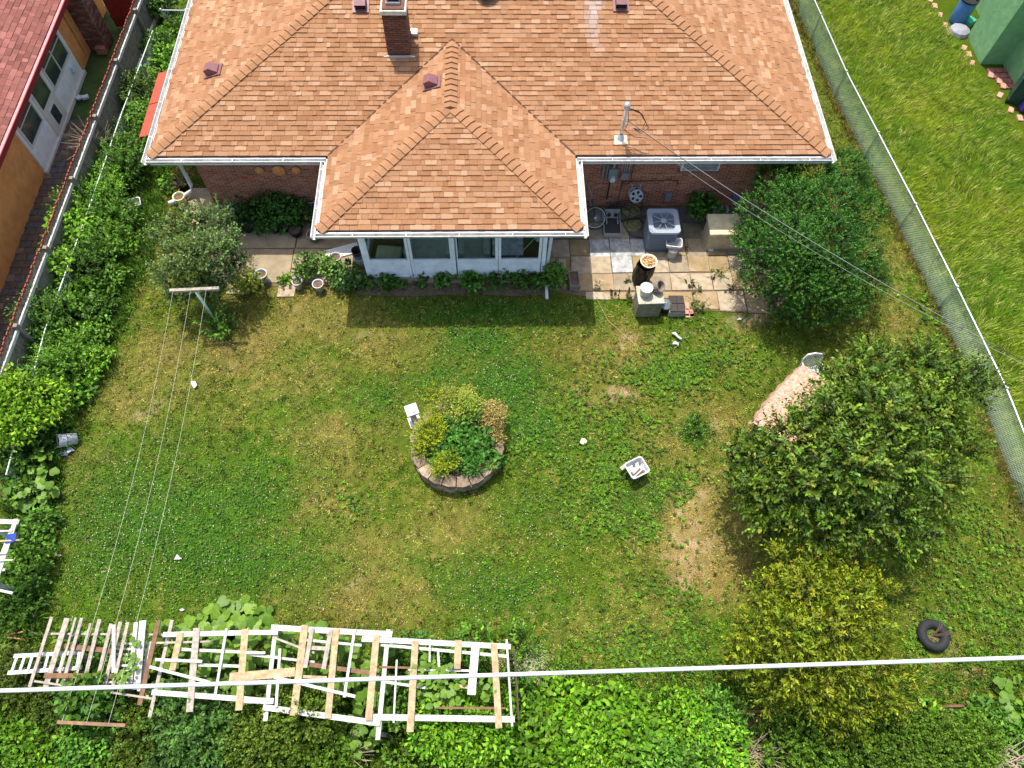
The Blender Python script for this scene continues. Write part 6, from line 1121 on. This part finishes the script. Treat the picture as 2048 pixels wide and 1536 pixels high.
for k, (p, r, h, lab) in enumerate((((-6.36, 0.02, 0.00), .3, .35, 'dark leafy pot plant below the white tub'), ((-6.01, 0.29, 0.00), .45, .65, 'dark leafy pot plant second from the left on the wall'), ((-5.44, 0.38, 0.00), .5, .75, 'tall dark leafy pot plant in the middle of the wall row'), ((-4.86, 0.44, 0.00), .5, .75, 'tall dark leafy pot plant near the clay pot'), ((-5.60, -0.04, 0.00), .35, .4, 'low dark pot plant in the front of the wall row'), ((-5.17, -0.03, 0.00), .32, .4, 'low pot plant above the navy pot'), ((-4.71, 0.01, 0.00), .3, .5, 'pot plant in the large black pot'), ((-4.20, 0.10, 0.00), .25, .5, 'pot plant under the porch gutter'))): weed(p, r, h, [(.04, .11, .02), (.055, .14, .022), (.03, .085, .016)], lab, 2 if k % 2 else 0, 'pot_plant', 'plant', n=4)
weed((-8.28, 1.62, 0.00), .28, .5, [(.30, .22, .10), (.10, .15, .03)], 'dry potted plant behind the downspout', 4, 'dry_pot_plant', 'plant', n=3); weed((-8.60, 1.62, 0.00), .3, .35, 0, 'small leafy weed left of the downspout', 0, 'corner_weed', n=3)
# patio joint weeds
for k, (p, r, lab) in enumerate((((7.38, -1.75, 0.00), .25, 'thin weed growing in the patio joints near the yew'), ((6.72, -2.21, 0.00), .28, 'thin weed in the patio joints in front of the bagged barrel'), ((4.01, -2.19, 0.00), .15, 'weed in the joint between the left patio slabs'), ((4.87, -1.97, 0.00), .22, 'weed beside the black bagged barrel'), ((4.71, -2.53, 0.00), .2, 'grassy weed behind the olive box'), ((7.69, -2.30, 0.00), .2, 'small weed in the right patio slabs'), ((6.75, -2.97, 0.00), .35, 'grassy weeds at the patio front edge right of the bricks'), ((4.43, -2.45, 0.00), .15, 'short weed at the left front edge of the patio'), ((6.67, -0.98, 0.00), .15, 'weed beside the white crate stool'))): weed(p, r*.75, r*.4, [(.07, .11, .02), (.10, .13, .03)], lab, 4 if k % 2 else 3, 'joint_weed', 'weeds', n=3, per=60)
# planter plants
Z0 = .34
def pplant(p, r, h, cols, label, sty, per, name, n=5):
    cl = [(x, y, Z0+max(.08, z), q) for x, y, z, q in blob(p[0], p[1], h, r*.7, r*.7, n, r*.55, .05)]; arr = {0: lambda: crown(cl, per*3, .12, .08, cols), 1: lambda: sprigs(cl, per*4, .22, .05, .02, cols, nleaf=10, upb=1.0), 2: lambda: crown(cl, per*3.5, .06, .026, cols, shell=.3)}[sty]()
    return plant(name, label, 'plant', arr, (p[0], p[1], Z0), cl, .008)
GD = [(.05, .15, .022), (.07, .18, .03), (.04, .12, .02)]; DL = [(.17, .21, .010), (.13, .19, .012), (.23, .25, .014)]; TN = [(.27, .20, .08), (.21, .16, .06), (.33, .26, .12)]; PG = [(.20, .23, .04), (.16, .20, .03), (.25, .26, .07)]
for args in (((0.19, -6.73, 0.50), .46, .28, GD, 'dark leafy herbs in the centre of the stone planter', 0, 260, 'leafy_herb'), ((0.62, -7.13, 0.50), .44, .25, GD, 'dark leafy herbs on the right of the planter centre', 0, 260, 'leafy_herb'), ((0.02, -7.32, 0.50), .46, .24, GD, 'leafy herbs on the lower left of the planter', 0, 240, 'leafy_herb'), ((0.56, -7.65, 0.50), .3, .15, GD, 'grassy green herbs at the front of the planter', 1, 130, 'grassy_herb'), ((0.98, -7.46, 0.50), .22, .12, GD, 'leafy herb at the right rim of the planter', 0, 240, 'leafy_herb'),
             ((-0.49, -6.74, 0.60), .36, .35, DL, 'yellow flowering dill on the left of the stone planter', 1, 170, 'dill_plant'), ((-0.59, -7.12, 0.50), .28, .3, DL, 'yellow dill on the lower left rim of the planter', 1, 170, 'dill_plant'), ((-0.17, -7.70, 0.50), .28, .25, DL, 'yellow dill at the front left of the planter', 1, 170, 'dill_plant'), ((-0.49, -5.80, 0.70), .16, .4, DL, 'tall yellow dill stem at the back of the planter', 1, 120, 'dill_plant'),
             ((0.13, -6.08, 0.70), .48, .4, PG, 'pale seeding herb at the back of the planter', 2, 900, 'seeding_herb'), ((0.37, -6.17, 0.60), .3, .35, [(.15, .24, .03), (.2, .28, .04)], 'light green herb behind the planter centre', 1, 160, 'light_herb'), ((0.93, -6.38, 0.60), .36, .35, TN, 'dry tan herb at the right back of the planter', 2, 800, 'dry_herb'), ((1.07, -6.83, 0.55), .26, .25, TN, 'dry tan herb hanging over the right rim', 2, 800, 'dry_herb'), ((0.92, -7.59, 0.50), .2, .12, TN, 'small dry tan tuft at the front right rim', 2, 700, 'dry_herb')): pplant(*args)
# squash vines: each big leaf a piece
def leafmesh(name, m):
    b = MB(); n = 12; vs = [(0, 0, .02)]
    for k in range(n): a = 2*PI*k/n; r = .5*(1+.14*math.cos(5*a)) if k else .28; vs.append((r*math.cos(a), r*math.sin(a), -.06+.05*(k % 2)))
    b.add(vs, [(0, 1+k, 1+(k+1) % n) for k in range(n)]); return b.mesh(name, m, smooth=True)
LM = [leafmesh('leaf', mat('squash_leaf_%d' % i, c, rough=.5, noise=.35, scale=14, transl=.2)) for i, c in enumerate([(.115, .225, .016), (.14, .26, .02), (.09, .19, .014), (.20, .33, .03)])]
def vine(name, label, spots, size, cat='vine'):
    c = spots[0][0]; t = thing(name, (c[0], c[1], 0), label, cat); st = MB()
    for (p, rx, ry, n, z0, z1) in spots:
        for k in range(n):
            a = rnd.uniform(0, 6.3); q_ = math.sqrt(rnd.random()); x, y = p[0]+rx*q_*math.cos(a)-c[0], p[1]+ry*q_*math.sin(a)-c[1]; z = rnd.uniform(z0, z1); s = size*rnd.uniform(.65, 1.25)
            link('leaf', rnd.choice(LM[:3] if rnd.random() < .85 else LM), t, (x, y, z), (rnd.uniform(-.45, .45), rnd.uniform(-.45, .45), rnd.uniform(0, 6.3)), (s, s, s))
            if k % 3 == 0: st.tube([(x*.98, y*.98, 0), (x, y, z-.02)], .006, 4)
    st.build('stem', mat('vine_stem', (.10, .17, .04), rough=.8), t)['kind'] = 'stuff'; return t
vine('squash_vine', 'broad leaved squash vine spilling above the trellis on the lawn side', [((-4.64, -10.99, 0.00), .75, .32, 46, .15, .5), ((-5.15, -11.26, 0.00), .6, .3, 26, .3, .7)], .26)
vine('squash_vine', 'squash vine filling the left half under the plank trellis', [((-5.35, -11.96, 0.00), 1.1, .75, 120, .5, 1.25), ((-4.08, -11.88, 0.00), .85, .8, 100, .5, 1.3)], .24)
vine('squash_vine', 'squash vine filling the middle under the plank trellis', [((-2.77, -12.11, 0.00), .9, .8, 120, .5, 1.3), ((-1.63, -12.23, 0.00), .6, .75, 80, .5, 1.3)], .21)
vine('squash_vine', 'squash leaves below the front edge of the plank trellis', [((-1.81, -13.38, 0.00), .4, .45, 30, .3, .8), ((-1.21, -13.02, 0.00), .4, .3, 18, .4, .9)], .2)
vine('squash_vine', 'squash vine with pale lobed leaves below the tipped bucket', [((-9.78, -8.02, 0.00), .5, .55, 55, .25, .6), ((-9.82, -7.45, 0.00), .3, .3, 18, .3, .6)], .19)
vine('squash_vine', 'squash leaves at the right edge below the tyre', [((11.98, -12.97, 0.00), .5, .5, 36, .15, .45), ((11.32, -13.15, 0.00), .3, .25, 12, .1, .3)], .2)
vine('bean_vine', 'climbing vine with small round leaves on the slat frame', [((-6.12, -12.06, 1.50), .16, .5, 34, 1.5, 1.6), ((-6.17, -12.38, 1.50), .22, .2, 18, 1.45, 1.58)], .085)
vine('bean_vine', 'light green vine covering the right end of the plank trellis', [((-0.07, -12.62, 1.40), .5, .42, 120, 1.3, 1.75), ((-0.38, -12.34, 1.40), .3, .28, 40, 1.4, 1.72), ((0.86, -12.63, 1.40), .2, .25, 24, 1.4, 1.7)], .12)
weed((-8.16, -11.35, 0.00), .3, .5, WEEDS[2], 'broad leaved plant above the white cot side', 2, 'tall_weed', n=3)
weed((-0.63, -11.84, 0.00), .5, .8, [(.06, .14, .018), (.08, .17, .022)], 'leafy plants under the right upper part of the trellis', 0, 'trellis_plant', 'plant', n=6); weed((0.35, -11.86, 0.00), .5, .8, [(.06, .14, .018), (.085, .18, .022)], 'leafy plants under the upper right corner of the trellis', 0, 'trellis_plant', 'plant', n=6); weed((0.47, -12.86, 0.00), .5, .9, [(.08, .18, .02), (.10, .21, .025)], 'leafy plants under the lower right corner of the trellis', 0, 'trellis_plant', 'plant', n=6); weed((-0.81, -12.74, 0.00), .5, .8, [(.055, .13, .018), (.07, .15, .02)], 'leafy plants under the lower middle of the trellis', 0, 'trellis_plant', 'plant', n=6); weed((1.44, -11.67, 0.00), .35, .4, 0, 'leafy weeds at the right end of the trellis', 1, 'trellis_weed', n=3); weed((1.58, -12.58, 0.00), .3, .4, 1, 'leafy weeds by the bent pole at the trellis end', 1, 'trellis_weed', n=3); weed((-7.48, -11.92, 0.00), .7, .7, 1, 'leafy weeds under the left slat frame', 0, 'frame_weed', n=7); weed((-6.61, -12.04, 0.00), .6, .6, 1, 'dark weeds under the right end of the slat frame', 0, 'frame_weed', n=6)
# hedge along the bottom
JD = [(.066, .105, .012), (.052, .09, .010), (.09, .13, .016)]; BR = [(.085, .20, .010), (.11, .23, .014), (.065, .16, .009), (.14, .26, .02)]; MG = [(.06, .15, .018), (.08, .18, .02), (.05, .12, .016)]; DK = [(.066, .125, .012), (.085, .155, .016), (.05, .10, .010)]; FR = [(.045, .10, .022), (.06, .12, .028), (.035, .08, .018)]
for (p, r, h, cols, lab, sty, n) in (
    ((-8.79, -12.54, 0.00), .75, .9, JD, 'dark olive bush below the white cot side at lower left', 3, 7), ((-7.76, -12.90, 0.00), .7, .9, JD, 'dark olive bush behind the rusty cross bar', 3, 6), ((-8.79, -13.25, 0.00), .8, 1.0, BR, 'bright leafy shrub in the bottom left corner', 0, 8), ((-7.82, -13.64, 0.00), .7, 1.0, BR, 'bright leafy shrub second from the bottom left corner', 0, 7), ((-6.92, -12.77, 0.00), .6, 1.6, MG, 'green vine covered shrub under the slat frame end', 2, 6), ((-6.91, -13.47, 0.00), .7, 1.1, MG, 'green shrub right of the rusty cross bar', 0, 7), ((-5.93, -13.31, 0.00), .75, 1.1, JD, 'dark olive bush below the slat frame end', 3, 7), ((-6.02, -13.85, 0.00), .6, 1.0, JD, 'dark olive bush at the bottom edge left of centre', 3, 6),
    ((-4.94, -13.09, 0.00), .65, 1.3, FR, 'fern like dark green shrub under the trellis front', 1, 6), ((-4.36, -13.52, 0.00), .7, 1.1, FR, 'fern like shrub at the bottom edge under the trellis', 1, 7), ((-5.12, -13.78, 0.00), .6, 1.0, FR, 'fern like shrub in the bottom hedge beside the olive bush', 1, 6), ((-3.45, -13.45, 0.00), .75, 1.4, JD, 'dark rounded evergreen bush at the bottom below the trellis', 3, 8), ((-2.81, -13.18, 0.00), .65, 1.5, JD, 'dark evergreen bush touching the trellis front', 3, 6), ((-2.48, -13.88, 0.00), .6, 1.0, DK, 'dark bush at the bottom edge next to the squash leaves', 3, 6),
    ((-0.75, -13.91, 0.00), .5, .7, DK, 'low dark bush at the bottom right of the squash leaves', 0, 5), ((-0.05, -13.28, 0.00), .65, 1.5, BR, 'bright leafy shrub below the right end of the trellis', 0, 7), ((0.73, -13.43, 0.00), .7, 1.4, BR, 'bright leafy shrub at the bottom centre', 0, 7), ((1.25, -13.25, 0.00), .55, 1.0, BR, 'bright shrub beside the trellis corner', 0, 6), ((1.81, -13.73, 0.00), .7, 1.0, BR, 'bright shrub at the bottom right of centre', 2, 7), ((2.56, -13.28, 0.00), .65, .8, BR, 'bright shrub in the middle of the bottom hedge', 2, 7), ((2.84, -13.84, 0.00), .7, 1.0, BR, 'bright tall leaved shrub at the bottom edge right of centre', 0, 7), ((3.70, -13.49, 0.00), .7, .9, BR, 'bright shrub in the right part of the bottom hedge', 2, 7), ((4.07, -13.96, 0.00), .65, 1.0, MG, 'mid green shrub at the bottom edge', 0, 6), ((4.76, -13.41, 0.00), .65, .8, BR, 'bright shrub left of the soil bed', 0, 7), ((5.62, -13.24, 0.00), .5, .6, MG, 'mid green leafy plant at the left end of the timber edging', 1, 5), ((5.53, -13.89, 0.00), .65, .9, BR, 'bright shrub left of the dark bottom bushes', 0, 6), ((4.89, -13.97, 0.00), .5, .8, MG, 'mid green shrub among the bright bottom shrubs', 0, 5),
    ((7.22, -13.74, 0.00), .7, 1.0, DK, 'leftmost dark green bush of the bottom right row', 3, 7), ((8.01, -13.99, 0.00), .7, 1.0, DK, 'second dark green bush of the bottom right row', 3, 7), ((8.92, -13.68, 0.00), .65, .9, DK, 'third dark green bush of the bottom right row', 3, 7), ((9.66, -14.07, 0.00), .7, 1.0, DK, 'fourth dark green bush of the bottom right row', 3, 7), ((10.48, -13.80, 0.00), .6, .9, DK, 'fifth dark green bush of the bottom right row', 3, 6), ((11.34, -13.44, 0.00), .5, .5, MG, 'leafy green weeds at the right end of the soil bed', 0, 5), ((12.02, -13.65, 0.00), .6, .5, MG, 'leafy green weeds at the bottom right edge', 0, 5), ((10.19, -13.33, 0.00), .35, .3, BR, 'bright lobed plant growing in the soil bed', 2, 4)):
    weed(p, r, h, cols, lab, sty, 'hedge_shrub', 'shrub', n=n, per={0: 230, 1: 85, 2: 150, 3: 190}[sty])
b = MB()
for c, n in (((6.25, -13.91, 0.00), 40), ((11.45, -14.05, 0.00), 30), ((-1.99, -13.70, 0.00), 30)):
    for k in range(n): a = rnd.uniform(0, 6.3); b.tube([(c[0]+rnd.uniform(-.3, .3), c[1]+rnd.uniform(-.2, .2), .3), (c[0]+.6*math.cos(a), c[1]+.4*math.sin(a), rnd.uniform(.4, .9))], [.01, .004], 4)
one('dead_brush', b, mat('dead_twig', (0, 0, 0)), 'dry grey brushwood showing between the bottom hedge shrubs', 'brush', kind='stuff')
def hk(x, y):
    p = (y < -12.1-.12*np.sin(x*2)) & (x > -10) & (x < 13); return p
tag(blades('hedge_undergrowth', 60000, -10, 13, -15.6, -12.0, .22, .03, lambda x, y: (palette([(.05, .11, .015), (.03, .07, .012), (.09, .17, .02)], len(x), .3), np.ones(len(x))), .75, hk), 'tangled green undergrowth below the bottom hedge', 'undergrowth', kind='stuff')
def lk(x, y): return (x < np.interp(y, [-12, -9, -6, -4, -1, 2, 6, 9], [-9.2, -9.3, -9.5, -8.9, -8.6, -8.7, -8.2, -8])) & (x > -10.5)
tag(blades('fence_undergrowth', 60000, -10.5, -7.8, -13, 9.5, .25, .03, lambda x, y: (palette([(.05, .11, .015), (.03, .07, .012), (.08, .15, .02)], len(x), .3), np.ones(len(x))), .75, lk), 'tangled undergrowth between the weeds of the left fence', 'undergrowth', kind='stuff')
n_ = 1300; xx = rng.normal((1.65, -12.14, 0.00)[0], .28, n_); yy = rng.normal((1.65, -12.14, 0.00)[1], .22, n_); a_ = rng.uniform(0, 6.3, n_)
V, F, C = leaf_arrays(np.stack([xx, yy, .04+.03*rng.random(n_)], 1), np.stack([np.cos(a_), np.sin(a_), .1+0*a_], 1), np.tile((0, 0, 1.), (n_, 1)), .07, .008, palette([(.30, .31, .26), (.22, .24, .16)], n_, .2)); tag(np_mesh('dry_straw', V, F, C, GRASS), 'bleached straw patch on the grass at the trellis end', 'straw', kind='stuff')
